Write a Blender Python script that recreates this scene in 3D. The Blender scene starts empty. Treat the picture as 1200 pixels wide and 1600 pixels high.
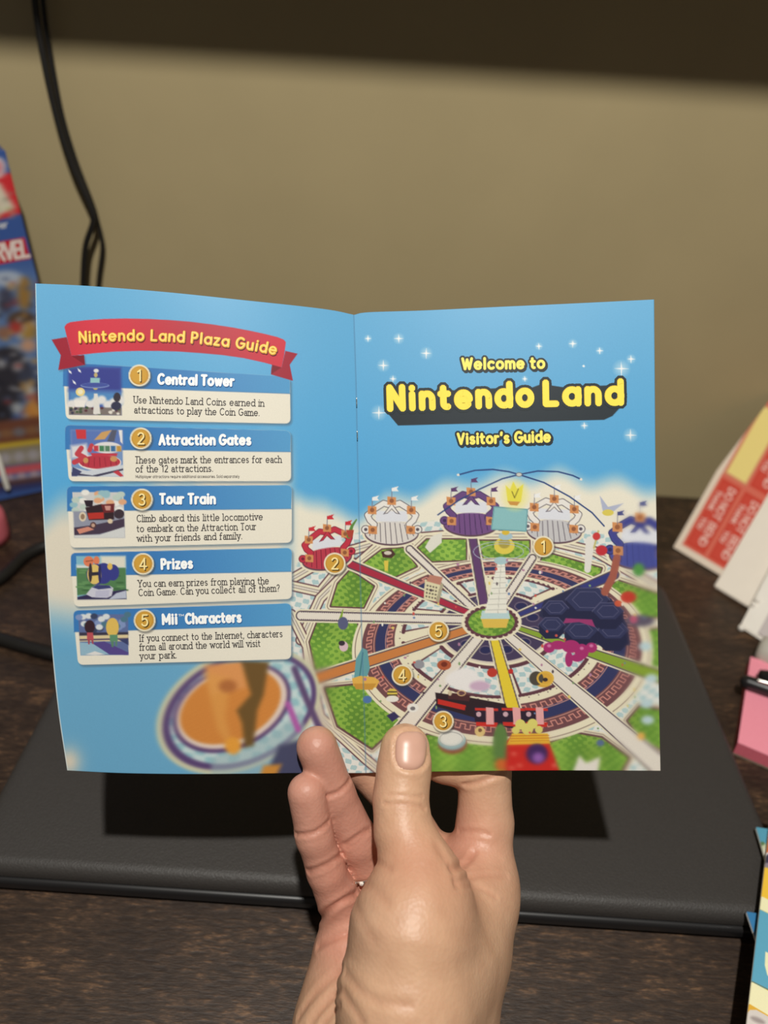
import bpy, math, random
import numpy as np
from mathutils import Vector, Matrix

random.seed(4)
rng = np.random.default_rng(7)
scene = bpy.context.scene
col = scene.collection

# ------------------------------------------------------------------ camera
DESK_Z = 0.740
CAM = np.array([0.0, 0.0, DESK_Z + 0.360])
FPX = 1200.0
PITCH, ROLL = math.radians(33.6), math.radians(3.6)
fw = np.array([0, math.cos(PITCH), -math.sin(PITCH)])
r0 = np.array([1.0, 0, 0]); u0 = np.array([0, math.sin(PITCH), math.cos(PITCH)])
rt = math.cos(ROLL) * r0 + math.sin(ROLL) * u0
up = -math.sin(ROLL) * r0 + math.cos(ROLL) * u0
cd = bpy.data.cameras.new('camera'); cam = bpy.data.objects.new('camera', cd); col.objects.link(cam)
cd.sensor_fit = 'VERTICAL'; cd.sensor_height = 36.0; cd.lens = 36.0 * FPX / 1600.0
cd.clip_start = 0.01
m = Matrix(((rt[0], up[0], -fw[0], CAM[0]), (rt[1], up[1], -fw[1], CAM[1]), (rt[2], up[2], -fw[2], CAM[2]), (0, 0, 0, 1)))
cam.matrix_world = m
cd.dof.use_dof = True; cd.dof.focus_distance = 0.290; cd.dof.aperture_fstop = 7.5
scene.camera = cam

# ------------------------------------------------------------------ light, world, exposure
scene.view_settings.view_transform = 'Standard'; scene.view_settings.look = 'None'
scene.view_settings.exposure = 0.0; scene.view_settings.gamma = 1.0
scene.view_settings.use_curve_mapping = False
LAMP_POS = CAM + np.array([0.01, -0.17, 0.72]); LAMP_W = 44.5; LAMP_R = 0.016
WORLD_S = 0.10
w = bpy.data.worlds.new('room_light'); scene.world = w; w.use_nodes = True
w.node_tree.nodes['Background'].inputs[0].default_value = (1.0, 0.93, 0.82, 1)
w.node_tree.nodes['Background'].inputs[1].default_value = WORLD_S
ld = bpy.data.lights.new('ceiling_lamp_light', 'POINT'); ld.energy = LAMP_W; ld.shadow_soft_size = LAMP_R
ld.color = (1.0, 0.97, 0.90)
lo = bpy.data.objects.new('ceiling_lamp_light', ld); lo.location = LAMP_POS; col.objects.link(lo)

# ------------------------------------------------------------------ geometry helpers
def ray(px, py):
    px = np.asarray(px, float); py = np.asarray(py, float)
    return fw + np.multiply.outer((px - 600) / FPX, rt) - np.multiply.outer((py - 800) / FPX, up)
def P(px, py, Z):
    return CAM + np.asarray(Z)[..., None] * ray(px, py)
def plane_depth(z):
    return lambda px, py: (z - CAM[2]) / ray(px, py)[..., 2]
def on_z(px, py, z):
    return P(px, py, plane_depth(z)(px, py))
def on_y(px, py, y):
    r = ray(px, py); return CAM + r * (y / r[1])

def link(name, me, mats=(), parent=None, smooth=False):
    o = bpy.data.objects.new(name, me); col.objects.link(o)
    for mm in (mats if isinstance(mats, (list, tuple)) else [mats]): me.materials.append(mm)
    if parent is not None: o.parent = parent
    if smooth: me.polygons.foreach_set('use_smooth', np.ones(len(me.polygons), bool))
    return o
def mesh_np(name, verts, groups, colors=None):
    """groups: list of (M,k) index arrays; colors: (N,3) sRGB 0-255"""
    me = bpy.data.meshes.new(name)
    verts = np.asarray(verts, np.float32)
    me.vertices.add(len(verts)); me.vertices.foreach_set('co', verts.ravel())
    loops = np.concatenate([np.asarray(g, np.int32).ravel() for g in groups])
    sizes = np.concatenate([np.full(len(g), np.asarray(g).shape[1], np.int32) for g in groups])
    starts = np.concatenate([[0], np.cumsum(sizes)[:-1]]).astype(np.int32)
    me.loops.add(len(loops)); me.loops.foreach_set('vertex_index', loops)
    me.polygons.add(len(sizes)); me.polygons.foreach_set('loop_start', starts)
    try: me.polygons.foreach_set('loop_total', sizes)
    except Exception: pass
    me.update(calc_edges=True)
    if colors is not None:
        a = me.color_attributes.new('print', 'FLOAT_COLOR', 'POINT')
        c = np.ones((len(verts), 4), np.float32); c[:, :3] = lin(colors)
        a.data.foreach_set('color', c.ravel())
    me.validate()
    return me
def lin(c):
    c = np.clip(np.asarray(c, float) / 255.0, 0, 1)
    return np.where(c <= 0.04045, c / 12.92, ((c + 0.055) / 1.055) ** 2.4)
def tag(o, label=None, cat=None, group=None, kind=None):
    if label: o['label'] = label
    if cat: o['category'] = cat
    if group: o['group'] = group
    if kind: o['kind'] = kind
    return o
def empty(name, loc):
    o = bpy.data.objects.new(name, None); o.location = Vector(loc); o.empty_display_size = 0.01
    col.objects.link(o); return o
def box_frame(name, o0, ax, ay, az, mats, parent=None, bevel=0.0, seg=2):
    """box from a corner and three edge vectors, bevelled"""
    import bmesh
    o0, ax, ay, az = [np.asarray(v, float) for v in (o0, ax, ay, az)]
    bm = bmesh.new(); vs = []
    for k in range(8):
        vs.append(bm.verts.new(o0 + ax * (k & 1) + ay * ((k >> 1) & 1) + az * (k >> 2)))
    for f in ((0, 1, 3, 2), (4, 6, 7, 5), (0, 4, 5, 1), (2, 3, 7, 6), (0, 2, 6, 4), (1, 5, 7, 3)):
        bm.faces.new([vs[i] for i in f])
    bmesh.ops.recalc_face_normals(bm, faces=bm.faces)
    if bevel: bmesh.ops.bevel(bm, geom=bm.edges[:], offset=bevel, segments=seg, affect='EDGES', profile=0.5)
    me = bpy.data.meshes.new(name); bm.to_mesh(me); bm.free()
    o = link(name, me, mats, parent)
    if bevel:
        for p in me.polygons: p.use_smooth = True
        try: me.set_sharp_from_angle(angle=math.radians(40))
        except Exception: pass
    return o
def tube(name, pts, rad, mat, parent=None, seg=12, sub=8):
    """swept tube through smooth points; returns ONE mesh object"""
    pts = np.asarray(pts, float); n = len(pts)
    rr = np.full(n, rad) if np.isscalar(rad) else np.asarray(rad, float)
    out, ro = [], []
    for i in range(n - 1):
        p0, p1, p2, p3 = pts[max(i - 1, 0)], pts[i], pts[i + 1], pts[min(i + 2, n - 1)]
        for t in np.linspace(0, 1, sub, endpoint=False):
            out.append(0.5 * ((2 * p1) + (-p0 + p2) * t + (2 * p0 - 5 * p1 + 4 * p2 - p3) * t * t + (-p0 + 3 * p1 - 3 * p2 + p3) * t ** 3))
            ro.append(rr[i] * (1 - t) + rr[i + 1] * t)
    out.append(pts[-1]); ro.append(rr[-1]); out = np.array(out); k = len(out)
    tan = np.gradient(out, axis=0); tan /= np.linalg.norm(tan, axis=1)[:, None] + 1e-12
    nrm = np.cross(tan[0], [0.3, 0.5, 0.8]); nrm /= np.linalg.norm(nrm)
    V = []
    for i in range(k):
        nrm = nrm - tan[i] * nrm.dot(tan[i]); nrm /= np.linalg.norm(nrm); b = np.cross(tan[i], nrm)
        for j in range(seg):
            a = 2 * math.pi * j / seg
            V.append(out[i] + ro[i] * (math.cos(a) * nrm + math.sin(a) * b))
    Q = [(i * seg + j, i * seg + (j + 1) % seg, (i + 1) * seg + (j + 1) % seg, (i + 1) * seg + j) for i in range(k - 1) for j in range(seg)]
    caps = np.array([list(range(seg))[::-1], [(k - 1) * seg + j for j in range(seg)]])
    return link(name, mesh_np(name, np.array(V), [np.array(Q), caps]), mat, parent, smooth=True)
def lathe(name, base, axis, prof, mat, parent=None, seg=32):
    """surface of revolution: prof = [(radius, height)], axis = unit vector"""
    ax = np.asarray(axis, float); ax /= np.linalg.norm(ax)
    a = np.cross(ax, [0.31, 0.2, 0.93]); a /= np.linalg.norm(a); b = np.cross(ax, a)
    V = [np.asarray(base) + ax * h + r * (math.cos(2 * math.pi * j / seg) * a + math.sin(2 * math.pi * j / seg) * b) for r, h in prof for j in range(seg)]
    k = len(prof)
    Q = [(i * seg + j, i * seg + (j + 1) % seg, (i + 1) * seg + (j + 1) % seg, (i + 1) * seg + j) for i in range(k - 1) for j in range(seg)]
    caps = np.array([list(range(seg))[::-1], [(k - 1) * seg + j for j in range(seg)]])
    return link(name, mesh_np(name, np.array(V), [np.array(Q), caps]), mat, parent, smooth=True)

# ------------------------------------------------------------------ materials
def new_mat(name):
    mt = bpy.data.materials.new(name); mt.use_nodes = True
    nt = mt.node_tree; return mt, nt, nt.nodes['Principled BSDF']
def mat_plain(name, rgb, rough=0.5, spec=0.5, metal=0.0, noise=0.0, nscale=200.0, bump=0.0, coat=0.0):
    mt, nt, b = new_mat(name); c = lin(rgb)
    b.inputs['Roughness'].default_value = rough; b.inputs['Metallic'].default_value = metal
    b.inputs['Specular IOR Level'].default_value = spec; b.inputs['Coat Weight'].default_value = coat
    tc = nt.nodes.new('ShaderNodeTexCoord'); n = nt.nodes.new('ShaderNodeTexNoise')
    n.inputs['Scale'].default_value = nscale; n.inputs['Detail'].default_value = 4
    nt.links.new(tc.outputs['Object'], n.inputs['Vector'])
    rp = nt.nodes.new('ShaderNodeValToRGB')
    rp.color_ramp.elements[0].position = 0.3; rp.color_ramp.elements[1].position = 0.7
    rp.color_ramp.elements[0].color = (*(c * (1 - noise)), 1); rp.color_ramp.elements[1].color = (*np.clip(c * (1 + noise), 0, 1), 1)
    nt.links.new(n.outputs['Fac'], rp.inputs['Fac']); nt.links.new(rp.outputs['Color'], b.inputs['Base Color'])
    if bump:
        bp = nt.nodes.new('ShaderNodeBump'); bp.inputs['Strength'].default_value = bump; bp.inputs['Distance'].default_value = 0.001
        nt.links.new(n.outputs['Fac'], bp.inputs['Height']); nt.links.new(bp.outputs['Normal'], b.inputs['Normal'])
    return mt
def mat_print(name, rough=0.4, spec=0.35, coat=0.0):
    mt, nt, b = new_mat(name)
    a = nt.nodes.new('ShaderNodeVertexColor'); a.layer_name = 'print'
    tc = nt.nodes.new('ShaderNodeTexCoord'); n = nt.nodes.new('ShaderNodeTexNoise'); n.inputs['Scale'].default_value = 2200
    nt.links.new(tc.outputs['Object'], n.inputs['Vector'])
    mx = nt.nodes.new('ShaderNodeMix'); mx.data_type = 'RGBA'; mx.blend_type = 'MULTIPLY'; mx.inputs[0].default_value = 0.10
    nt.links.new(a.outputs['Color'], mx.inputs[6]); nt.links.new(n.outputs['Fac'], mx.inputs[7])
    nt.links.new(mx.outputs[2], b.inputs['Base Color'])
    b.inputs['Roughness'].default_value = rough; b.inputs['Specular IOR Level'].default_value = spec
    b.inputs['Coat Weight'].default_value = coat; b.inputs['Coat Roughness'].default_value = 0.15
    return mt
def mat_wood():
    mt, nt, b = new_mat('dark_wood'); L = nt.links.new
    tc = nt.nodes.new('ShaderNodeTexCoord'); mp = nt.nodes.new('ShaderNodeMapping')
    mp.inputs['Scale'].default_value = (95, 420, 90); mp.inputs['Rotation'].default_value = (0, 0, math.radians(4))
    L(tc.outputs['Object'], mp.inputs['Vector'])
    n1 = nt.nodes.new('ShaderNodeTexNoise'); n1.inputs['Scale'].default_value = 1.6; n1.inputs['Detail'].default_value = 5; n1.inputs['Roughness'].default_value = 0.65
    L(mp.outputs['Vector'], n1.inputs['Vector'])
    mp2 = nt.nodes.new('ShaderNodeMapping'); mp2.inputs['Scale'].default_value = (9, 20, 10); mp2.inputs['Rotation'].default_value = (0, 0, math.radians(28))
    L(tc.outputs['Object'], mp2.inputs['Vector'])
    n2 = nt.nodes.new('ShaderNodeTexNoise'); n2.inputs['Scale'].default_value = 4; n2.inputs['Detail'].default_value = 3
    L(mp2.outputs['Vector'], n2.inputs['Vector'])
    ad = nt.nodes.new('ShaderNodeMath'); ad.operation = 'MULTIPLY_ADD'; ad.inputs[1].default_value = 0.45
    L(n2.outputs['Fac'], ad.inputs[0]); L(n1.outputs['Fac'], ad.inputs[2])
    rp = nt.nodes.new('ShaderNodeValToRGB'); e = rp.color_ramp.elements
    e[0].position = 0.58; e[0].color = (*lin((42, 29, 21)), 1)
    e[1].position = 0.98; e[1].color = (*lin((124, 92, 64)), 1)
    k = rp.color_ramp.elements.new(0.74); k.color = (*lin((57, 42, 31)), 1)
    k = rp.color_ramp.elements.new(0.84); k.color = (*lin((76, 56, 41)), 1)
    L(ad.outputs[0], rp.inputs['Fac']); L(rp.outputs['Color'], b.inputs['Base Color'])
    bp = nt.nodes.new('ShaderNodeBump'); bp.inputs['Strength'].default_value = 0.5; bp.inputs['Distance'].default_value = 0.0006
    L(ad.outputs[0], bp.inputs['Height']); L(bp.outputs['Normal'], b.inputs['Normal'])
    b.inputs['Roughness'].default_value = 0.5; b.inputs['Specular IOR Level'].default_value = 0.5
    return mt
def mat_skin(name='skin'):
    mt, nt, b = new_mat(name); L = nt.links.new
    a = nt.nodes.new('ShaderNodeVertexColor'); a.layer_name = 'print'
    tc = nt.nodes.new('ShaderNodeTexCoord')
    n = nt.nodes.new('ShaderNodeTexNoise'); n.inputs['Scale'].default_value = 130; n.inputs['Detail'].default_value = 6
    L(tc.outputs['Object'], n.inputs['Vector'])
    rp = nt.nodes.new('ShaderNodeValToRGB'); rp.color_ramp.elements[0].position = .3; rp.color_ramp.elements[1].position = .7
    rp.color_ramp.elements[0].color = (.86, .80, .78, 1); rp.color_ramp.elements[1].color = (1, 1, 1, 1)
    L(n.outputs['Fac'], rp.inputs['Fac'])
    mx = nt.nodes.new('ShaderNodeMix'); mx.data_type = 'RGBA'; mx.blend_type = 'MULTIPLY'; mx.inputs[0].default_value = 0.7
    L(a.outputs['Color'], mx.inputs[6]); L(rp.outputs['Color'], mx.inputs[7]); L(mx.outputs[2], b.inputs['Base Color'])
    v = nt.nodes.new('ShaderNodeTexVoronoi'); v.inputs['Scale'].default_value = 750; L(tc.outputs['Object'], v.inputs['Vector'])
    bp = nt.nodes.new('ShaderNodeBump'); bp.inputs['Strength'].default_value = 0.20; bp.inputs['Distance'].default_value = 0.0004
    L(v.outputs['Distance'], bp.inputs['Height'])
    n3 = nt.nodes.new('ShaderNodeTexNoise'); n3.inputs['Scale'].default_value = 180; L(tc.outputs['Object'], n3.inputs['Vector'])
    bp2 = nt.nodes.new('ShaderNodeBump'); bp2.inputs['Strength'].default_value = 0.15; bp2.inputs['Distance'].default_value = 0.001
    L(n3.outputs['Fac'], bp2.inputs['Height']); L(bp.outputs['Normal'], bp2.inputs['Normal']); L(bp2.outputs['Normal'], b.inputs['Normal'])
    b.inputs['Roughness'].default_value = 0.46; b.inputs['Specular IOR Level'].default_value = 0.45
    b.inputs['Subsurface Weight'].default_value = 0.12; b.inputs['Subsurface Radius'].default_value = (1.0, 0.35, 0.2); b.inputs['Subsurface Scale'].default_value = 0.003
    return mt
M_wall = mat_plain('wall_paint', (170, 154, 117), 0.75, 0.25, noise=0.03, nscale=14, bump=0.05)
M_wood = mat_wood()
M_black = mat_plain('matte_black_plastic', (61, 58, 56), 0.5, 0.4, noise=0.08, nscale=1100, bump=0.3)
M_blackgloss = mat_plain('black_plastic', (30, 29, 30), 0.35, 0.5)
M_cable = mat_plain('black_rubber', (26, 24, 22), 0.5, 0.4)
M_page = mat_print('printed_glossy_paper', 0.42, 0.3)
M_card = mat_print('printed_card', 0.35, 0.4)
M_box = mat_print('printed_box', 0.22, 0.5)
M_skin = mat_skin()
M_nail = mat_plain('fingernail', (212, 166, 146), 0.34, 0.45, noise=0.04, nscale=120)
M_silver = mat_plain('silver', (225, 220, 210), 0.18, 0.5, metal=1.0)
M_gem = mat_plain('clear_stone', (240, 235, 225), 0.05, 0.9)
M_white = mat_plain('white_card', (246, 236, 222), 0.6, 0.3, noise=0.02, nscale=60)
M_mailer = mat_plain('white_plastic_film', (250, 244, 234), 0.16, 0.6, noise=0.02, nscale=70, bump=0.4)
M_pink = mat_plain('pink_paper', (255, 158, 176), 0.6, 0.25, noise=0.02, nscale=400)
M_pinkedge = mat_plain('pink_paper_edges', (226, 112, 128), 0.7, 0.2, noise=0.08, nscale=900)
M_eraser = mat_plain('pink_rubber', (214, 110, 122), 0.5, 0.3, noise=0.03, nscale=200)
M_grey = mat_plain('pale_grey_film', (190, 186, 174), 0.35, 0.4, noise=0.04, nscale=90)
M_metal = mat_plain('steel', (200, 198, 190), 0.25, 0.5, metal=1.0)

# ------------------------------------------------------------------ printing: colours worked out per vertex of a fine grid
class Canvas:
    def __init__(s, X, Y, base=(255, 255, 255)):
        s.sh = X.shape; s.X = X.ravel(); s.Y = Y.ravel()
        s.c = np.tile(np.array(base, float), (len(s.X), 1))
    def sel(s, x0, y0, x1, y1):
        return np.nonzero((s.X > x0) & (s.X < x1) & (s.Y > y0) & (s.Y < y1))[0]
    def put(s, i, cov, color):
        color = np.asarray(color, float); cov = np.clip(cov, 0, 1)[:, None]
        s.c[i] = s.c[i] * (1 - cov) + color * cov
    def poly(s, pts, color, soft=1.0, grow=0.0, alpha=1.0):
        pts = np.asarray(pts, float); mg = grow + soft + 1
        i = s.sel(pts[:, 0].min() - mg, pts[:, 1].min() - mg, pts[:, 0].max() + mg, pts[:, 1].max() + mg)
        if not len(i): return
        x, y = s.X[i], s.Y[i]; ins = np.zeros(len(i), bool); d = np.full(len(i), 1e9)
        for k in range(len(pts)):
            a, b = pts[k], pts[(k + 1) % len(pts)]; e = b - a
            t = np.clip(((x - a[0]) * e[0] + (y - a[1]) * e[1]) / (e.dot(e) + 1e-9), 0, 1)
            d = np.minimum(d, (x - a[0] - t * e[0]) ** 2 + (y - a[1] - t * e[1]) ** 2)
            cr = (a[1] > y) != (b[1] > y)
            if cr.any():
                xi = a[0] + (y - a[1]) * e[0] / (e[1] if abs(e[1]) > 1e-9 else 1e-9); ins ^= cr & (x < xi)
        sd = np.sqrt(d) * np.where(ins, -1, 1) - grow
        cov = np.clip(0.5 - sd / soft, 0, 1) * alpha
        if callable(color): color = color(x, y)
        s.put(i, cov, color)
    def line(s, pts, wd, color, soft=1.0, alpha=1.0, w2=None):
        pts = np.asarray(pts, float); w2 = wd if w2 is None else w2; mg = max(wd, w2) / 2 + soft + 1
        i = s.sel(pts[:, 0].min() - mg, pts[:, 1].min() - mg, pts[:, 0].max() + mg, pts[:, 1].max() + mg)
        if not len(i): return
        x, y = s.X[i], s.Y[i]; d = np.full(len(i), 1e9); n = len(pts) - 1
        for k in range(n):
            a, b = pts[k], pts[k + 1]; e = b - a
            t = np.clip(((x - a[0]) * e[0] + (y - a[1]) * e[1]) / (e.dot(e) + 1e-9), 0, 1)
            ww = (wd + (w2 - wd) * (k + t) / n) / 2
            d = np.minimum(d, np.hypot(x - a[0] - t * e[0], y - a[1] - t * e[1]) - ww)
        if callable(color): color = color(x, y)
        s.put(i, np.clip(0.5 - d / soft, 0, 1) * alpha, color)
    def ell(s, cx, cy, rx, ry, color, soft=1.0, rot=0.0, alpha=1.0, ring=None):
        R = max(rx, ry) + soft + 2; i = s.sel(cx - R, cy - R, cx + R, cy + R)
        if not len(i): return
        x, y = s.X[i] - cx, s.Y[i] - cy; ca, sa = math.cos(rot), math.sin(rot)
        x, y = x * ca + y * sa, -x * sa + y * ca
        q = np.hypot(x / rx, y / ry); g = np.hypot(x / rx ** 2, y / ry ** 2) / (q + 1e-6) + 1e-6
        sd = (q - 1) / g
        if ring is not None: sd = np.abs(sd) - ring / 2
        if callable(color): color = color(s.X[i], s.Y[i])
        s.put(i, np.clip(0.5 - sd / soft, 0, 1) * alpha, color)
    def blur(s, mask, r):
        a = s.c.reshape(*s.sh, 3)
        for _ in range(3):
            for ax in (0, 1):
                k = 2 * r + 1
                pad = [(0, 0)] * 3; pad[ax] = (r + 1, r)
                cs = np.cumsum(np.pad(a, pad, mode='edge'), axis=ax)
                n = a.shape[ax]
                a = (np.take(cs, np.arange(k, k + n), axis=ax) - np.take(cs, np.arange(0, n), axis=ax)) / k
        mk = np.clip(mask, 0, 1)[:, None]
        s.c = s.c * (1 - mk) + a.reshape(-1, 3) * mk

# ------------------------------------------------------------------ stroke lettering
def arc(cx, cy, rx, ry, a0, a1, n=11):
    return [(cx + rx * math.cos(math.radians(a)), cy + ry * math.sin(math.radians(a))) for a in np.linspace(a0, a1, n)]
O = arc(.33, .33, .33, .33, 0, 360, 20)
G = {}   # glyph -> (width, strokes, serif ticks)
def g(ch, wd, st, ser=()): G[ch] = (wd, st, ser)
arch = [(0, .3)] + arc(.27, .38, .27, .28, 180, 0) + [(.54, 0)]
g('o', .66, [O]); g('n', .54, [[(0, 0), (0, .66)], arch], [(0, 0, 'b'), (0, .66, 'l'), (.54, 0, 'b')])
g('m', .88, [[(0, 0), (0, .66)], [(0, .3)] + arc(.22, .40, .22, .26, 180, 0) + [(.44, 0)], [(.44, .3)] + arc(.66, .40, .22, .26, 180, 0) + [(.88, 0)]], [(0, 0, 'b'), (0, .66, 'l'), (.44, 0, 'b'), (.88, 0, 'b')])
g('u', .54, [[(0, .66), (0, .28)] + arc(.27, .28, .27, .28, 180, 360), [(.54, .66), (.54, 0)]], [(0, .66, 'l'), (.54, .66, 'l'), (.54, 0, 'r')])
g('i', .10, [[(.05, 0), (.05, .66)], [(.05, .93), (.05, .95)]], [(.05, 0, 'b'), (.05, .66, 'l')])
g('l', .10, [[(.05, 0), (.05, 1)]], [(.05, 0, 'b'), (.05, 1, 'l')])
g('t', .38, [[(.12, .9), (.12, .18)] + arc(.29, .18, .17, .17, 180, 290, 6), [(-.02, .63), (.36, .63)]])
g('r', .36, [[(0, 0), (0, .66)], [(0, .3)] + arc(.26, .38, .26, .27, 180, 70, 7)], [(0, 0, 'b'), (0, .66, 'l')])
g('e', .66, [[(.02, .34)] + [(.65, .34)] + arc(.33, .33, .33, .33, 5, 318, 18)])
g('a', .64, [O, [(.64, .66), (.64, 0)]], [(.64, 0, 'r')])
g('c', .58, [arc(.33, .33, .33, .33, 48, 312, 16)])
g('d', .64, [O, [(.64, 1), (.64, 0)]], [(.64, 1, 'l'), (.64, 0, 'r')])
g('b', .66, [O, [(.02, 1), (.02, 0)]], [(.02, 1, 'l')])
g('p', .66, [O, [(.02, .66), (.02, -.3)]], [(.02, .66, 'l'), (.02, -.3, 'b')])
g('q', .64, [O, [(.64, .66), (.64, -.3)]], [(.64, -.3, 'b')])
g('g', .64, [O, [(.64, .66), (.64, -.05)] + arc(.34, -.05, .30, .25, 0, -155, 10)])
g('s', .46, [arc(.23, .49, .2, .165, 35, 270, 10) + arc(.23, .165, .22, .165, 90, -145, 10)])
g('h', .54, [[(0, 0), (0, 1)], arch], [(0, 0, 'b'), (0, 1, 'l'), (.54, 0, 'b')])
g('k', .5, [[(0, 0), (0, 1)], [(0, .25), (.44, .66)], [(.16, .38), (.5, 0)]], [(0, 0, 'b'), (0, 1, 'l'), (.44, .66, 'b'), (.5, 0, 'b')])
g('f', .38, [[(.12, 0), (.12, .78)] + arc(.32, .78, .2, .22, 180, 60, 7), [(-.04, .62), (.36, .62)]], [(.12, 0, 'b')])
g('v', .56, [[(0, .66), (.28, 0), (.56, .66)]], [(0, .66, 'b'), (.56, .66, 'b')])
g('w', .88, [[(0, .66), (.22, 0), (.44, .62), (.66, 0), (.88, .66)]], [(0, .66, 'b'), (.88, .66, 'b')])
g('y', .56, [[(0, .66), (.29, .02)], [(.56, .66), (.2, -.28), (.06, -.28)]], [(0, .66, 'b'), (.56, .66, 'b')])
g('z', .48, [[(0, .66), (.48, .66), (0, 0), (.48, 0)]]); g('x', .5, [[(0, .66), (.5, 0)], [(.5, .66), (0, 0)]])
g('N', .66, [[(0, 0), (0, 1), (.66, 0), (.66, 1)]], [(0, 0, 'b'), (0, 1, 'l'), (.66, 1, 'b')])
g('L', .5, [[(0, 1), (0, 0), (.5, 0)]], [(0, 1, 'b'), (0, 0, 'l')])
g('P', .56, [[(0, 0), (0, 1), (.28, 1)] + arc(.28, .73, .27, .27, 90, -90) + [(0, .46)]], [(0, 0, 'b'), (0, 1, 'l')])
g('G', .82, [arc(.43, .5, .43, .5, 50, 345, 18) + [(.84, .46), (.5, .46)]])
g('C', .76, [arc(.43, .5, .43, .5, 48, 312, 18)]); g('O', .86, [arc(.43, .5, .43, .5, 0, 360, 24)])
g('W', 1.0, [[(0, 1), (.26, 0), (.5, .9), (.74, 0), (1, 1)]], [(0, 1, 'b'), (1, 1, 'b')])
g('V', .7, [[(0, 1), (.35, 0), (.7, 1)]]); g('T', .62, [[(0, 1), (.62, 1)], [(.31, 1), (.31, 0)]], [(.31, 0, 'b')])
g('A', .7, [[(0, 0), (.35, 1), (.7, 0)], [(.13, .34), (.57, .34)]], [(0, 0, 'b'), (.7, 0, 'b')])
g('M', .84, [[(0, 0), (0, 1), (.42, .25), (.84, 1), (.84, 0)]])
g('U', .66, [[(0, 1), (0, .33)] + arc(.33, .33, .33, .33, 180, 360) + [(.66, 1)]], [(0, 1, 'b'), (.66, 1, 'b')])
g('I', .24, [[(.12, 0), (.12, 1)]], [(.12, 0, 'b'), (.12, 1, 'b')])
g('Y', .7, [[(0, 1), (.35, .48), (.7, 1)], [(.35, .48), (.35, 0)]], [(0, 1, 'b'), (.7, 1, 'b'), (.35, 0, 'b')])
g('S', .56, [arc(.28, .75, .26, .25, 35, 270, 10) + arc(.28, .25, .28, .25, 90, -145, 10)])
g('D', .66, [[(0, 0), (0, 1), (.2, 1)] + arc(.2, .5, .46, .5, 90, -90) + [(0, 0)]])
g('B', .58, [[(0, 0), (0, 1), (.3, 1)] + arc(.3, .76, .24, .24, 90, -90) + [(0, .52)], [(.3, .52)] + arc(.3, .26, .28, .26, 90, -90) + [(0, 0)]])
g('E', .52, [[(.52, 1), (0, 1), (0, 0), (.52, 0)], [(0, .52), (.44, .52)]]); g('H', .64, [[(0, 0), (0, 1)], [(.64, 0), (.64, 1)], [(0, .5), (.64, .5)]])
g('R', .58, [[(0, 0), (0, 1), (.28, 1)] + arc(.28, .74, .26, .26, 90, -90) + [(0, .48)], [(.28, .48), (.58, 0)]]); g('K', .6, [[(0, 0), (0, 1)], [(0, .4), (.55, 1)], [(.18, .6), (.6, 0)]])
g('1', .3, [[(0, .82), (.22, 1), (.22, 0)]]); g('2', .52, [arc(.26, .72, .26, .28, 160, -30, 10) + [(0, 0), (.54, 0)]])
g('3', .52, [arc(.24, .76, .23, .24, 150, -90, 10) + arc(.24, .26, .27, .26, 90, -150, 10)])
g('4', .6, [[(.42, 0), (.42, 1), (0, .27), (.6, .27)]]); g('5', .52, [[(.48, 1), (.08, 1), (.04, .55)] + arc(.25, .33, .27, .33, 130, -150, 12)])
g('.', .06, [[(.03, .02), (.03, .04)]]); g(',', .08, [[(.05, .04), (0, -.16)]]); g("'", .08, [[(.06, 1.0), (.02, .78)]])
g('?', .46, [arc(.23, .76, .23, .24, 165, -60, 9) + [(.23, .42), (.23, .28)], [(.23, .02), (.23, .04)]])
BODY_A = (.5, [arc(.26, .42, .23, .24, 155, 0, 9) + [(.49, 0)], arc(.25, .19, .24, .19, 0, 360, 16)], [(.49, 0, 'r')])

def lay(text, path, cap, gap=.3, serif=False, space=.42):
    """letter strokes along a baseline given as points in photo pixels"""
    path = np.asarray(path, float); seg = np.hypot(*np.diff(path, axis=0).T); cum = np.concatenate([[0], np.cumsum(seg)])
    adv = []
    for ch in text:
        adv.append(space if ch == ' ' else (BODY_A if serif and ch == 'a' else G[ch])[0] + gap)
    total = sum(adv) - gap; k = cum[-1] / total; x = 0; out = []
    def at(u, v):
        q = u * k; j = min(max(np.searchsorted(cum, q) - 1, 0), len(seg) - 1)
        dvec = (path[j + 1] - path[j]) / seg[j]; b = path[j] + dvec * (q - cum[j])
        return b + v * cap * np.array([dvec[1], -dvec[0]])
    for ch, a in zip(text, adv):
        if ch != ' ':
            wd, st, ser = BODY_A if serif and ch == 'a' else G[ch]
            for s in st: out.append([at(x + px, py) for px, py in s])
            if serif:
                for sx, sy, d in ser:
                    h = .15; out.append([at(x + sx - (h if d in 'bl' else 0), sy), at(x + sx + (h if d in 'br' else 0), sy)])
        x += a
    return out
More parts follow.
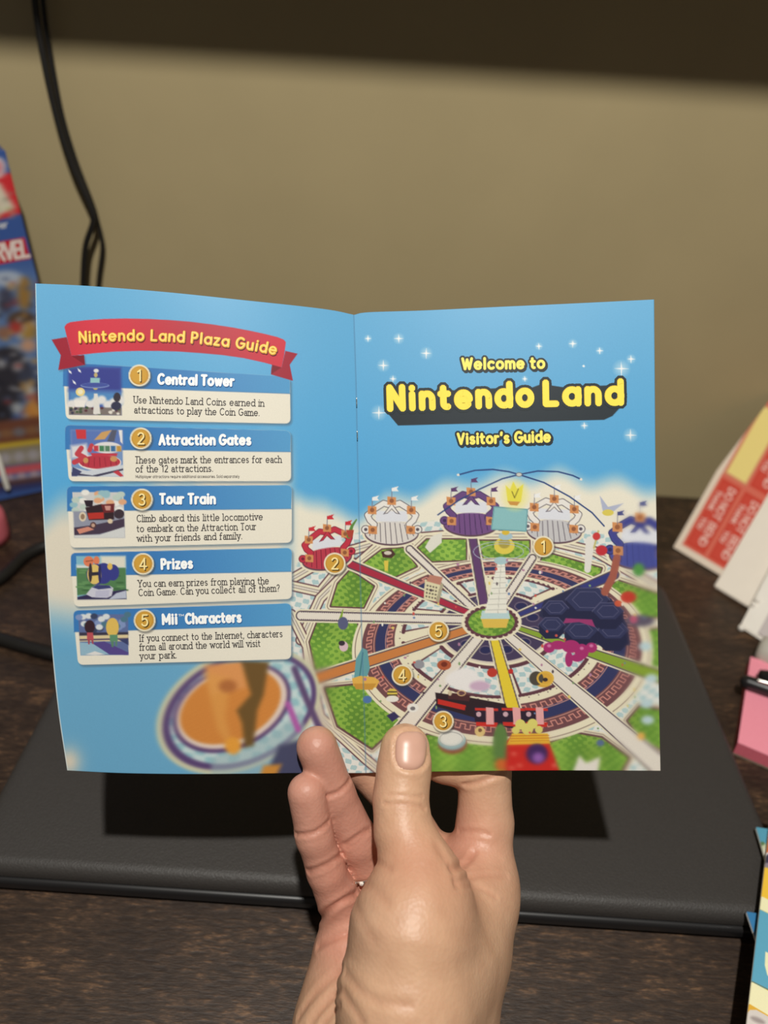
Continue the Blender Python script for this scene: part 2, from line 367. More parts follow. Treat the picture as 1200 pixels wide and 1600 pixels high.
class Ink:
    """flat lettering polygons in photo pixels, laid a hair above the sheet they are printed on"""
    def __init__(s): s.V, s.L, s.C, s.Q, s.D, s.n = [], [], [], [], [], 0
    def lev(s, layer): s.n = (s.n + 1) % 120; return layer + s.n * .005   # no two faces in the same plane
    def add(s, strokes, hw, color, layer=1, off=(0, 0), caps=8):
        for st in strokes:
            st = [np.asarray(p) + off for p in st]
            for a, b in zip(st[:-1], st[1:]):
                e = b - a; ln = np.hypot(*e)
                if ln < 1e-6: continue
                n = np.array([-e[1], e[0]]) / ln * hw; k = len(s.V)
                s.V += [a + n, b + n, b - n, a - n]; s.Q.append((k, k + 1, k + 2, k + 3)); s.L += [s.lev(layer)] * 4; s.C += [color] * 4
            for p in st:
                k = len(s.V)
                for j in range(8):
                    t = 2 * math.pi * (j + .5) / 8; s.V.append(p + hw * 1.03 * np.array([math.cos(t), math.sin(t)]))
                s.D.append(tuple(range(k, k + 8))); s.L += [s.lev(layer)] * 8; s.C += [color] * 8

def printed_sheet(name, S, Dfn, ns, nt, art, ink, mat, parent=None, thick=0.0006, back=(232, 226, 212), step=0.00006, nback=24):
    """S(s,t)->(px,py); Dfn(px,py)->depth. Front carries the print, back and edges are plain paper."""
    s, t = np.meshgrid(np.linspace(0, 1, ns), np.linspace(0, 1, nt)); X, Y = S(s, t)
    cv = Canvas(X, Y); art(cv)
    V = [P(X.ravel(), Y.ravel(), Dfn(X.ravel(), Y.ravel()))]; C = [cv.c]
    idx = np.arange(ns * nt).reshape(nt, ns)
    quads = [np.stack([idx[:-1, :-1], idx[1:, :-1], idx[1:, 1:], idx[:-1, 1:]], -1).reshape(-1, 4)]
    # back
    rim = np.concatenate([idx[0, :], idx[1:, -1], idx[-1, -2::-1], idx[-2:0:-1, 0]])
    nv = len(V[0]); rx, ry = X.ravel()[rim], Y.ravel()[rim]
    def backp(x, y):
        e = 0.7
        p = P(x, y, Dfn(x, y)); a = P(x + e, y, Dfn(x + e, y)) - p; b = P(x, y + e, Dfn(x, y + e)) - p
        n = np.cross(a, b); n /= np.linalg.norm(n, axis=-1)[..., None]
        return p + n * thick * np.sign((n * (p - CAM)).sum(-1))[..., None]
    V.append(backp(rx, ry)); C.append(np.tile(np.array(back, float), (len(rim), 1)))
    k = len(rim); a = rim; b = np.roll(rim, -1); c = nv + np.arange(k); d = np.roll(c, -1)
    quads.append(np.stack([a, b, d, c], -1)); nv += k
    ii = np.unique(np.linspace(0, ns - 1, nback).astype(int)); jj = np.unique(np.linspace(0, nt - 1, nback).astype(int))
    bx, by = X[np.ix_(jj, ii)], Y[np.ix_(jj, ii)]
    V.append(backp(bx.ravel(), by.ravel())); C.append(np.tile(np.array(back, float), (bx.size, 1)))
    q = nv + np.arange(bx.size).reshape(bx.shape)
    quads.append(np.stack([q[:-1, :-1], q[:-1, 1:], q[1:, 1:], q[1:, :-1]], -1).reshape(-1, 4)); nv += bx.size
    groups = [np.concatenate(quads)]
    if ink and ink.V:
        iv = np.array(ink.V); L = np.array(ink.L, float)
        V.append(P(iv[:, 0], iv[:, 1], Dfn(iv[:, 0], iv[:, 1]) - step * L)); C.append(np.array(ink.C, float))
        groups[0] = np.concatenate([groups[0], np.array(ink.Q)[:, ::-1] + nv]); groups.append(np.array(ink.D) + nv)
    return link(name, mesh_np(name, np.concatenate(V), groups, np.concatenate(C)), mat, parent)
# ------------------------------------------------------------------ the setting
WALL_Y = 0.600
def slab(name, x0, x1, y0, y1, z0, z1, mat, parent=None, bevel=0.0):
    return box_frame(name, (x0, y0, z0), (x1 - x0, 0, 0), (0, y1 - y0, 0), (0, 0, z1 - z0), mat, parent, bevel)
M_floor = mat_plain('floor_boards', (112, 88, 66), 0.6, 0.3, noise=0.1, nscale=6)
tag(slab('floor', -1.6, 1.6, -1.6, WALL_Y, -0.05, 0.0, M_floor), kind='structure')
tag(slab('wall_back', -1.6, 1.6, WALL_Y, WALL_Y + 0.08, 0.0, 2.4, M_wall), kind='structure')
desk = empty('desk', (0.05, 0.2, 0)); tag(desk, 'dark wood desk top with fine grain flecks under the laptop', 'desk')
def under(o, e):
    o.parent = e; o.matrix_parent_inverse = Matrix.Translation(-e.location)
    return o
under(slab('desk_top', -0.75, 0.85, -0.02, WALL_Y - 0.002, DESK_Z - 0.03, DESK_Z, M_wood, bevel=0.002), desk)
for x, y in ((-0.70, 0.03), (0.74, 0.03), (-0.70, 0.53), (0.74, 0.53)):
    under(slab('leg', x, x + 0.05, y, y + 0.05, 0.0, DESK_Z - 0.0302, M_wood), desk)
# the shelf on the wall above the picture: its shadow is the dark band across the top of the wall
SH_D = 0.24
k = (LAMP_POS[2] - (CAM[2] - 0.041)) / (WALL_Y - LAMP_POS[1])
SH_Z = CAM[2] - 0.041 + k * SH_D
shelf = slab('wall_shelf', -0.9, 0.9, WALL_Y - SH_D, WALL_Y - 0.0005, SH_Z, SH_Z + 0.025, M_wood)
tag(shelf, 'dark wooden shelf on the wall, above the picture, casting the dark band on it', 'shelf')

# ------------------------------------------------------------------ laptop
LT = DESK_Z + 0.0185
A = on_z(-66, 1349, LT); B = on_z(1262, 1438, LT)
fx = (B - A); LW = np.linalg.norm(fx); fx = fx / LW; fy = np.array([-fx[1], fx[0], 0.0]); LD = 0.250
laptop = empty('laptop', (A[0], A[1], DESK_Z)); tag(laptop, 'closed matte black laptop lying on the desk behind the booklet', 'laptop')
def rounded_slab(name, o0, wx, wy, z0, z1, rc, bev, mat, parent, segc=8):
    """slab with rounded corners in plan and rounded upper and lower edges"""
    import bmesh
    bm = bmesh.new(); pts = []
    for cx, cy, a0 in ((wx - rc, rc, -90), (wx - rc, wy - rc, 0), (rc, wy - rc, 90), (rc, rc, 180)):
        for a in np.linspace(a0, a0 + 90, segc): pts.append((cx + rc * math.cos(math.radians(a)), cy + rc * math.sin(math.radians(a))))
    vs = [bm.verts.new(o0 + fx * x + fy * y + np.array([0, 0, z0])) for x, y in pts]
    f = bm.faces.new(vs); r = bmesh.ops.extrude_face_region(bm, geom=[f])
    for v in r['geom']:
        if isinstance(v, bmesh.types.BMVert): v.co.z += z1 - z0
    bmesh.ops.recalc_face_normals(bm, faces=bm.faces)
    es = [e for e in bm.edges if abs(e.verts[0].co.z - e.verts[1].co.z) < 1e-6 and e.verts[0].co.z > (z0 + z1) / 2]
    bmesh.ops.bevel(bm, geom=es, offset=bev, segments=5, affect='EDGES', profile=0.5)
    me = bpy.data.meshes.new(name); bm.to_mesh(me); bm.free()
    o = link(name, me, mat, parent, smooth=True)
    if parent: o.matrix_parent_inverse = Matrix.Translation(-parent.location)
    try: me.set_sharp_from_angle(angle=math.radians(35))
    except Exception: pass
    return o
A0 = np.array([A[0], A[1], 0.0])
rounded_slab('base', A0 - fy * 0.002, LW, LD + 0.002, DESK_Z + 0.0042, DESK_Z + 0.0095, 0.012, 0.0025, M_blackgloss, laptop)
rounded_slab('lid', A0, LW, LD, DESK_Z + 0.0105, LT, 0.012, 0.0060, M_black, laptop)
hg = box_frame('hinge', A0 + fx * 0.05 + fy * (LD - 0.012) + np.array([0, 0, DESK_Z + 0.0094]), fx * (LW - 0.1), fy * 0.010, np.array([0, 0, 0.0013]), M_blackgloss, laptop)
hg.matrix_parent_inverse = Matrix.Translation(-laptop.location)
for sx in (0.03, LW - 0.05):
    for sy in (0.02, LD - 0.04):
        ft = box_frame('rubber_foot', A0 + fx * sx + fy * sy + np.array([0, 0, DESK_Z]), fx * 0.02, fy * 0.008, np.array([0, 0, 0.0044]), M_cable, laptop)
        ft.matrix_parent_inverse = Matrix.Translation(-laptop.location)

# ------------------------------------------------------------------ cords
def wp(px, py, y): return on_y(px, py, y)
c1 = [wp(50, -260, .588), wp(52, -60, .588), wp(57, 20, .588), wp(70, 100, .588), wp(88, 180, .588), wp(112, 255, .588), wp(140, 318, .588), wp(146, 345, .588), wp(134, 385, .588), wp(130, 440, .588), wp(128, 520, .588), wp(126, 640, .588)]
tag(tube('power_cord', c1, 0.0023, M_cable), 'black cord hanging down the wall at left, the darker nearer strand', 'cord')
c2 = [wp(62, -260, .595), wp(64, -60, .595), wp(69, 20, .595), wp(81, 100, .595), wp(97, 180, .595), wp(118, 250, .595), wp(144, 318, .595), wp(152, 345, .595), wp(160, 385, .595), wp(154, 440, .595), wp(150, 520, .595), wp(148, 640, .595)]
tag(tube('power_cord', c2, 0.0017, M_cable), 'thin black cord against the wall, bowing right below where two strands part', 'cord')
z = DESK_Z + 0.0046
c3 = [on_z(150, 846, z), on_z(84, 850, z), on_z(40, 868, z), on_z(5, 900, z), on_z(-50, 935, z), on_z(-90, 965, z), on_z(-50, 985, z), on_z(0, 998, z), on_z(40, 1010, z), on_z(84, 1022, z), on_z(120, 1026, z)]
tag(tube('cable', c3, 0.0044, M_cable), 'thick black cable looping on the desk left of the laptop', 'cable')

# ------------------------------------------------------------------ comic toy box at left
BR = on_z(138, 752, DESK_Z + 0.0005); BL_ = on_z(0, 782, DESK_Z + 0.0005)
wv = BL_ - BR; wv = wv / np.linalg.norm(wv) * 0.150
zt = (P(8, 235, 1.0) - CAM); TR = CAM + zt * (np.dot(BR - CAM, fw) * 0.86)
# keep the front face plane upright: depth of the top corner from the plane through the bottom edge
nrm = np.cross(wv, np.array([0, 0, 1.0])); nrm /= np.linalg.norm(nrm)
TR = CAM + zt * (np.dot(BR - CAM, nrm) / np.dot(zt, nrm))
hv = TR - BR
nb = nrm if nrm[1] > 0 else -nrm
def face_depth(p0, n):
    return lambda px, py: np.dot(p0 - CAM, n) / (ray(px, py) @ n)
def proj(p):
    v = np.asarray(p) - CAM; zz = v @ fw
    return np.array([600 + FPX * (v @ rt) / zz, 800 - FPX * (v @ up) / zz])
tb = empty('toy_box', BR + wv * .5); tag(tb, 'blue comic toy box with red corner standing at the left edge', 'box')
q00, q10, q01, q11 = [proj(p) for p in (BR + wv + hv, BR + hv, BR + wv, BR)]
def quad_S(a, b, c, d):
    return lambda s, t: tuple(a[i] * (1 - s) * (1 - t) + b[i] * s * (1 - t) + c[i] * (1 - s) * t + d[i] * s * t for i in (0, 1))
def art_box(c):
    X, Y = c.X, c.Y
    c.c[:] = (62, 92, 158)
    c.poly([(-200, 420), (140, 420), (200, 640), (-200, 640)], (98, 128, 178), 40)
    c.poly([(-100, 300), (22, 268), (45, 330), (-100, 372)], (212, 52, 58), 1.5)
    c.poly([(-60, 262), (0, 286), (24, 325), (-60, 362)], (222, 212, 190), 1.5)
    for k in range(26): c.ell(rng.uniform(-40, 20), rng.uniform(290, 345), rng.uniform(1, 4), rng.uniform(1, 4), [(170, 190, 120), (196, 176, 150), (150, 150, 130)][k % 3], 2)
    c.ell(-4, 262, 13, 17, (222, 205, 205), 1.5); c.ell(-6, 262, 8, 11, (214, 120, 130), 4)
    pass
    late = lambda: c.poly([(-60, 388), (38, 371), (48, 404), (-60, 424)], (200, 40, 52), 1.2)
    # crowd of figures kept to plain blobs of colour
    blobs = [(10, 435, 26, 12, (176, 188, 206)), (38, 458, 11, 26, (160, 122, 66)), (34, 500, 22, 14, (88, 66, 48)), (8, 470, 14, 20, (74, 76, 96)), (-20, 480, 20, 40, (128, 140, 160)),
             (44, 518, 16, 12, (176, 140, 72)), (24, 512, 10, 10, (180, 66, 60)), (6, 520, 13, 10, (150, 110, 90)), (44, 540, 12, 10, (206, 160, 132)), (22, 548, 10, 10, (178, 178, 180)),
             (10, 590, 40, 48, (56, 54, 62)), (28, 573, 7, 7, (190, 190, 194)), (2, 566, 7, 9, (168, 168, 174)), (40, 590, 12, 14, (70, 74, 92)), (46, 612, 9, 14, (190, 190, 192)),
             (26, 638, 9, 9, (176, 180, 184)), (52, 642, 14, 16, (206, 140, 70)), (64, 630, 14, 24, (214, 152, 78)), (-4, 648, 24, 18, (44, 42, 48)), (78, 600, 22, 50, (60, 70, 104))]
    for x, y, rx, ry, cc in blobs: c.ell(x, y, rx, ry, cc, 9)
    for k in range(170):
        c.ell(rng.uniform(-60, 110), rng.uniform(435, 662), rng.uniform(2, 6), rng.uniform(2, 7), [(46, 46, 56), (180, 180, 186), (156, 60, 56), (196, 150, 84), (90, 100, 130)][rng.integers(5)], 4, alpha=.7)
    c.poly([(-80, 668), (140, 640), (150, 690), (-80, 712)], (118, 72, 54), 8)
    for k in range(7): c.ell(-10 + 20 * k, 680 - 2.5 * k, 10, 7, [(120, 116, 122), (140, 100, 70)][k % 2], 6)
    c.poly([(-80, 703), (140, 676), (142, 684), (-80, 712)], (206, 178, 62), 2)
    c.poly([(-80, 712), (142, 684), (146, 712), (-80, 738)], (148, 140, 120), 4)
    for k in range(8): c.ell(8 + 22 * k, 716 - 2.6 * k, 9, 8, (176, 170, 176), 5)
    c.poly([(-80, 742), (146, 712), (148, 724), (-80, 754)], (214, 92, 100), 3)
    for k in range(8): c.ell(14 + 20 * k, 750 - 2.6 * k, 9, 9, (190, 172, 184), 5)
    c.poly([(-80, 772), (150, 738), (152, 748), (-80, 783)], (52, 60, 112), 4)
    c.poly([(-80, 764), (150, 732), (151, 740), (-80, 773)], (86, 58, 62), 4)
    c.blur(np.ones(len(X)), 1); late()
ib = Ink()
ib.add(lay('MARVEL', [(-37, 412.5), (45.5, 400)], 25, gap=.12), 2.6, (236, 218, 210), 2)
ib.add(lay('over', [(-14, 359), (12, 355)], 10, gap=.2), 1.0, (205, 208, 216), 2)
bp = printed_sheet('front_panel', quad_S(q00, q10, q01, q11), face_depth(BR, nrm), 150, 420, art_box, ib, M_box, thick=0.0010, back=(90, 90, 100))
under(bp, tb)
under(box_frame('carton', BR + nb * 0.0012, wv, hv, nb * 0.036, mat_plain('blue_card', (52, 74, 130), 0.4, 0.4), bevel=0.001), tb)
M_glare = mat_plain('white_glare', (252, 250, 240), 0.12, 0.8)  # white put into the colour to imitate glare on the box
un = hv / np.linalg.norm(hv); uw = wv / np.linalg.norm(wv)
pc = on_y(5, 742, 0.5); pc = CAM + (pc - CAM) * (np.dot(BR - CAM, nrm) / np.dot(pc - CAM, nrm))
bub = tube('box_glare', [pc - un * .012 - nb * .0025, pc - nb * .004, pc + un * .02 - nb * .004, pc + un * .034 + uw * .004 - nb * .002], 0.0022, M_glare)  # added white tube standing in for the bright glare, not a box part
under(bub, tb)

# pink rubber by the box
pe = on_z(-14, 846, DESK_Z)
lathe('eraser', pe + np.array([0, 0, 0.0005]), (0.0, 0.0, 1), [(0.010, 0), (0.0138, 0.002), (0.0145, 0.008), (0.0145, 0.020), (0.0135, 0.026), (0.0095, 0.0305), (0.004, 0.0325)], M_eraser)
tag(bpy.data.objects['eraser'], 'pink rounded rubber eraser at the left edge below the toy box', 'eraser')
# ------------------------------------------------------------------ stationery at right
def fitD(pts):
    """inverse depth as a quadratic of the pixel, fitted through (px, py, depth)"""
    a = np.array(pts, float); x, y = (a[:, 0] - 600) / 600, (a[:, 1] - 800) / 600
    M = np.stack([np.ones_like(x), x, y] + ([x * x, x * y, y * y] if len(a) > 5 else []), 1)
    cf = np.linalg.lstsq(M, 1 / a[:, 2], rcond=None)[0]
    def D(px, py):
        x, y = (np.asarray(px, float) - 600) / 600, (np.asarray(py, float) - 800) / 600
        v = cf[0] + cf[1] * x + cf[2] * y
        if len(cf) > 3: v = v + cf[3] * x * x + cf[4] * x * y + cf[5] * y * y
        return 1 / v
    return D
def dz(px, py, z): return float(plane_depth(z)(px, py))
def dy(px, py, y): return float(y / ray(px, py)[1])
z0 = DESK_Z + 0.001
Dl = fitD([(1052, 855, dz(1052, 855, z0)), (1140, 908, dz(1140, 908, z0)), (1200, 632, dy(1200, 632, 0.592))])
def S_label(s, t):   # left edge bends at (1120,735)
    e = np.array([178, 107.0])
    lx = np.where(t < .5, 1212 + (1120 - 1212) * t / .5, 1120 + (1052 - 1120) * (t - .5) / .5)
    ly = np.where(t < .5, 613 + (735 - 613) * t / .5, 735 + (855 - 735) * (t - .5) / .5)
    return lx + e[0] * s, ly + e[1] * s
RED, REDL = (216, 72, 56), (230, 116, 96)
def art_label(c):
    c.c[:] = (246, 228, 208)
    d = np.array([-.494, .869]); n = np.array([.86, .51])   # reading direction, across
    def q(o, a, b): o = np.array(o, float); return [o, o + d * a, o + d * a + n * b, o + n * b]
    o = np.array([1128., 741.])
    c.poly(q(o - d * 141 + n * 0, 267, 180), REDL, 1.5)
    for kx in range(4):
        for ky in (0, 1):
            p = o + n * 41.5 * kx - d * 127 * ky
            if ky == 1 : p = p + np.array([2.0, -1.0])
            yel = (kx == 0 and ky == 1)
            c.poly(q(p, 126, 41), (232, 120, 100) if not yel else (226, 150, 116), 1.5)
            c.poly(q(p + d * 4 + n * 3.5, 118, 34.5), RED if not yel else (254, 232, 146), 2)
            if not yel: c.poly(q(p + d * 8 + n * 6, 110, 29), (222, 82, 66), 5)
il = Ink()
d = np.array([-.494, .869]); n = np.array([.86, .51])
for kx in range(4):
    for ky in (0, 1):
        if kx == 0 and ky == 1: continue
        p = np.array([1128., 741.]) + n * 41.5 * kx - d * 127 * ky + (np.array([2.0, -1.0]) if ky else 0)
        def row(txt, a0, a1, across, cap, hw):
            b = p + n * across
            il.add(lay(txt, [b + d * a0 * .93, b + d * a1 * .93], cap, gap=.22), hw, (250, 196, 184), 2)
        row('DO', 13, 33, 21, 11, 1.25); row('NOT', 40, 70, 21, 11, 1.25); row('BEND', 79, 120, 21, 11, 1.25)
        row('THANK', 26, 62, 7, 7.5, .95); row('YOU', 78, 98, 7, 7.5, .95)
ls = printed_sheet('sticker_sheet', S_label, Dl, 190, 240, art_label, il, M_card, thick=0.0012, back=(226, 214, 198))
tag(ls, 'sheet of red DO NOT BEND stickers, one yellow, leaning on the wall', 'stickers')

def slab_px(name, quad, Dfn, thick, mat, parent=None, bevel=0.0008):
    """a flat thing whose front face has these corners; real thickness behind it"""
    q = np.array(quad, float); f = P(q[:, 0], q[:, 1], Dfn(q[:, 0], q[:, 1]))
    n = np.cross(f[1] - f[0], f[3] - f[0]); n /= np.linalg.norm(n)
    if n.dot(f[0] - CAM) < 0: n = -n
    import bmesh
    bm = bmesh.new(); a = [bm.verts.new(p) for p in f]; b = [bm.verts.new(p + n * thick) for p in f]
    bm.faces.new(a); bm.faces.new(b[::-1])
    for i in range(4): bm.faces.new([a[i], a[(i + 1) % 4], b[(i + 1) % 4], b[i]])
    bmesh.ops.recalc_face_normals(bm, faces=bm.faces)
    if bevel: bmesh.ops.bevel(bm, geom=bm.edges[:], offset=bevel, segments=2, affect='EDGES')
    me = bpy.data.meshes.new(name); bm.to_mesh(me); bm.free()
    return link(name, me, mat, parent)
Dw = fitD([(1115, 916, dz(1115, 916, DESK_Z + .002)), (1180, 956, dz(1180, 956, DESK_Z + .002)), (1200, 765, Dl(1200, 765) - 0.006)])
wc = slab_px('backing_card', [(1115, 916), (1212, 974), (1300, 820), (1208, 758)], Dw, 0.0016, M_white)
tag(wc, 'plain off white card leaning in front of the red sticker sheet', 'card')
Dm = fitD([(1155, 979, dz(1155, 979, DESK_Z + .003)), (1186, 998, dz(1186, 998, DESK_Z + .003)), (1204, 898, Dw(1204, 898) - 0.012)])
wm = empty('mailer', P(1160, 985, Dm(1160, 985))); tag(wm, 'white glossy plastic mailer with bright sealed corner, below the off white card', 'mailer')
under(slab_px('mailer_body', [(1156, 978), (1192, 1001), (1268, 862), (1228, 838)], Dm, 0.0026, M_mailer, bevel=.001), wm)
D2 = lambda px, py: Dm(px, py) - 0.0015
under(slab_px('mailer_flap', [(1184, 989), (1268, 1040), (1340, 930), (1244, 880)], D2, 0.0008, mat_plain('lilac_white_film', (206, 196, 194), 0.3, 0.5, noise=.03, nscale=60), bevel=.0003), wm)
for (x, y, r) in ((1159, 981, .0026), (1178, 946, .0015), (1184, 938, .0021)):
    pp = P(x, y, Dm(x, y) - .001)
    s = lathe('seal_fold', pp - r * .8 * fw, fw, [(r * .3, 0), (r * .8, r * .3), (r, r * .9), (r * .7, r * 1.5)], M_mailer, seg=14); under(s, wm)
# grey roll between mailer and pink pad
gp = on_z(1202, 1034, DESK_Z)
ra = (on_z(1260, 1062, DESK_Z) - on_z(1186, 1030, DESK_Z)); ra /= np.linalg.norm(ra)
rl = lathe('roll', on_z(1188, 1014, DESK_Z + .011) , ra, [(.003, -.002), (.009, -.001), (.0105, .002), (.0108, .006), (.0108, .06), (.009, .062)], M_grey)
tag(rl, 'pale grey rounded roll lying between white mailer and pink pad', 'roll')
# pink pad with a black pen
pz = DESK_Z + 0.0105
pf = [on_z(1153, 1160, pz), on_z(1275, 1212, pz), on_z(1300, 1068, pz), on_z(1173, 1026, pz)]
pad = empty('sticky_note_pad', (pf[0][0], pf[0][1], DESK_Z)); tag(pad, 'bright pink sticky note pad on the desk right of the laptop', 'note pad')
def prism(name, top, z0, z1, mat, parent, bevel=0.0004):
    import bmesh
    bm = bmesh.new(); a = [bm.verts.new((p[0], p[1], z1)) for p in top]; b = [bm.verts.new((p[0], p[1], z0)) for p in top]
    bm.faces.new(a); bm.faces.new(b[::-1])
    for i in range(4): bm.faces.new([a[i], a[(i + 1) % 4], b[(i + 1) % 4], b[i]])
    bmesh.ops.recalc_face_normals(bm, faces=bm.faces)
    if bevel: bmesh.ops.bevel(bm, geom=bm.edges[:], offset=bevel, segments=2, affect='EDGES')
    me = bpy.data.meshes.new(name); bm.to_mesh(me); bm.free()
    o = link(name, me, mat, parent)
    if parent: o.matrix_parent_inverse = Matrix.Translation(-parent.location)
    return o
prism('backing', pf, DESK_Z + .0002, DESK_Z + .0016, mat_plain('greyboard', (150, 132, 116), .8, .2), pad, 0)
prism('note_stack', pf, DESK_Z + .0016, pz - .0004, M_pinkedge, pad, 0)
prism('top_note', pf, pz - .0004, pz, M_pink, pad, 0)
pen = empty('pen', on_z(1160, 1056, pz)); tag(pen, 'black pen with steel clip lying across the pink pad', 'pen')
p0, p1 = on_z(1157, 1062, pz + .0046), on_z(1290, 1108, pz + .0046); pa = (p1 - p0) / np.linalg.norm(p1 - p0)
under(lathe('barrel', p0, pa, [(.0016, 0), (.0036, .0012), (.0044, .004), (.0044, .05), (.0046, .052), (.0046, .10), (.003, .104)], M_blackgloss), pen)
pc0 = p0 + pa * .008 + np.array([0, 0, .0052]) - fy * .0016
under(tube('clip', [pc0, pc0 + pa * .006 + np.array([0, 0, .0006]), pc0 + pa * .018 + np.array([0, 0, .0006]), pc0 + pa * .026], .0011, M_metal), pen)
cl = lathe('binder_clip', on_z(1208, 1062, pz + .006), (.2, .6, .75), [(.004, -.005), (.0085, -.004), (.0095, 0), (.0085, .004), (.004, .005)], M_blackgloss)
tag(cl, 'round black clip behind the pen on the pink pad', 'clip')

# ------------------------------------------------------------------ booklets stacked at lower right
def flat_S(q):
    q = np.array(q, float); return quad_S(q[0], q[1], q[2], q[3])
BLU, CRM, YEL, ORA = (104, 178, 208), (255, 250, 204), (255, 208, 72), (220, 128, 54)
def art_low(c):
    c.c[:] = (62, 132, 186)
def art_mid(c):
    c.c[:] = (92, 166, 194)
    c.poly([(1180, 1318), (1230, 1318), (1230, 1400), (1180, 1400)], (206, 214, 180), 3)
    c.ell(1191, 1318, 4, 3, (96, 130, 90), 2); c.ell(1196, 1330, 3, 5, (236, 232, 220), 2)
def art_top(c):
    c.c[:] = YEL
    c.poly([(1180, 1270), (1480, 1270), (1480, 1400), (1210, 1356), (1192, 1352), (1180, 1348)], (238, 236, 240), 1.2)
    c.poly([(1180, 1270), (1480, 1270), (1480, 1330), (1200, 1332), (1190, 1334)], (220, 120, 62), 2)
    c.ell(1206, 1345, 12, 12, (70, 66, 84), 2); c.ell(1199, 1352, 5, 4, (150, 140, 150), 2)
    c.line([(1170, 1404), (1190, 1411), (1200, 1416), (1300, 1462), (1480, 1540)], 19, CRM, 1.2)
    c.poly([(1150, 1411), (1186, 1420), (1200, 1427), (1300, 1473), (1480, 1560), (1480, 1680), (1300, 1595), (1200, 1547), (1150, 1526)], BLU, 1.2)
    c.poly([(1150, 1528), (1175, 1534), (1200, 1548), (1300, 1597), (1480, 1690), (1480, 1740), (1300, 1650), (1200, 1588), (1150, 1562)], CRM, 1.0)
    c.line([(1150, 1526), (1175, 1533.5), (1200, 1546), (1300, 1596), (1480, 1688)], 1.4, (110, 118, 92), 1)
    c.poly([(1150, 1562), (1172, 1569), (1200, 1586), (1300, 1648), (1480, 1745), (1480, 1800), (1150, 1800)], (240, 186, 68), 1)
    c.poly([(1166, 1584), (1172, 1578), (1182, 1578), (1200, 1588), (1300, 1660), (1480, 1760), (1480, 1800), (1166, 1800)], (228, 220, 214), 1.2)
    c.ell(1184, 1594, 12, 4, (172, 160, 158), 5, rot=.4)
    # start of a large cream letter
    c.poly([(1196, 1487), (1230, 1500), (1230, 1545), (1212, 1535), (1199, 1524), (1195, 1508)], CRM, 1.2)
zb = LT + 0.0005
def flat_booklet(name, q, z, art, label, npx=120):
    o = printed_sheet(name, flat_S(q), plane_depth(z), npx, npx * 2, art, None, M_card, thick=0.0020)
    tag(o, label, 'booklet', None); return o
flat_booklet('booklet', [(1167, 1424), (1330, 1452), (1262, 1700), (1420, 1730)], zb + .0024, art_low, 'plain blue booklet corner poking out low beside the laptop front, bottom of the stack')
flat_booklet('booklet', [(1182, 1292), (1330, 1316), (1262, 1560), (1420, 1590)], zb + .0052, art_mid, 'light blue booklet corner with green print, peeking out higher under the yellow one')
flat_booklet('booklet', [(1206, 1262), (1430, 1318), (1160, 1660), (1400, 1730)], zb + .0085, art_top, 'yellow, blue and cream booklet lying on top at the lower right edge', 200)
# ------------------------------------------------------------------ the open booklet
def pline(pts):
    a = np.array(pts, float)
    def f(t):
        # smooth (monotone-ish cubic through a uniform parameter)
        x = np.linspace(0, 1, len(a)); t = np.asarray(t, float)
        j = np.clip(np.searchsorted(x, t) - 1, 0, len(a) - 2); h = x[1] - x[0]; u = (t - x[j]) / h
        p0, p1, p2, p3 = a[np.maximum(j - 1, 0)], a[j], a[j + 1], a[np.minimum(j + 2, len(a) - 1)]
        p0 = np.where((j == 0)[..., None], 2 * p1 - p2, p0); p3 = np.where((j == len(a) - 2)[..., None], 2 * p2 - p1, p3)
        u = u[..., None]
        return .5 * (2 * p1 + (p2 - p0) * u + (2 * p0 - 5 * p1 + 4 * p2 - p3) * u * u + (3 * p1 - p0 - 3 * p2 + p3) * u ** 3)
    return f
def coons(top, bot, lef, rig):
    T, Bm, Lf, Rg = map(pline, (top, bot, lef, rig))
    def S(s, t):
        a, b, c, d = T(s), Bm(s), Lf(t), Rg(t); s = s[..., None]; t = t[..., None]
        p00, p10, p01, p11 = np.array(top[0]), np.array(top[-1]), np.array(bot[0]), np.array(bot[-1])
        r = a * (1 - t) + b * t + c * (1 - s) + d * s - (p00 * (1 - s) * (1 - t) + p10 * s * (1 - t) + p01 * (1 - s) * t + p11 * s * t)
        return r[..., 0], r[..., 1]
    return S
SPINE = [(553, 492), (556.5, 600), (559, 720), (562, 850), (565, 980), (569, 1100), (572, 1208)]
S_left = coons([(55, 443), (140, 447), (265, 457), (390, 470), (470, 478.5), (520, 485), (553, 492)],
               [(105, 1204), (190, 1208), (290, 1209.5), (380, 1209), (460, 1208), (520, 1208), (572, 1208)],
               [(55, 443), (58, 570), (62.5, 700), (70, 850), (80, 1000), (91, 1110), (105, 1204)], SPINE)
S_right = coons([(553, 492), (576, 488), (660, 485.2), (780, 479.5), (900, 474), (1022, 468)],
                [(572, 1208), (600, 1207), (700, 1205.5), (830, 1204), (930, 1204), (1032, 1204.5)],
                SPINE, [(1022, 468), (1023, 590), (1024, 710), (1026, 830), (1027.5, 955), (1029.5, 1080), (1032, 1204.5)])
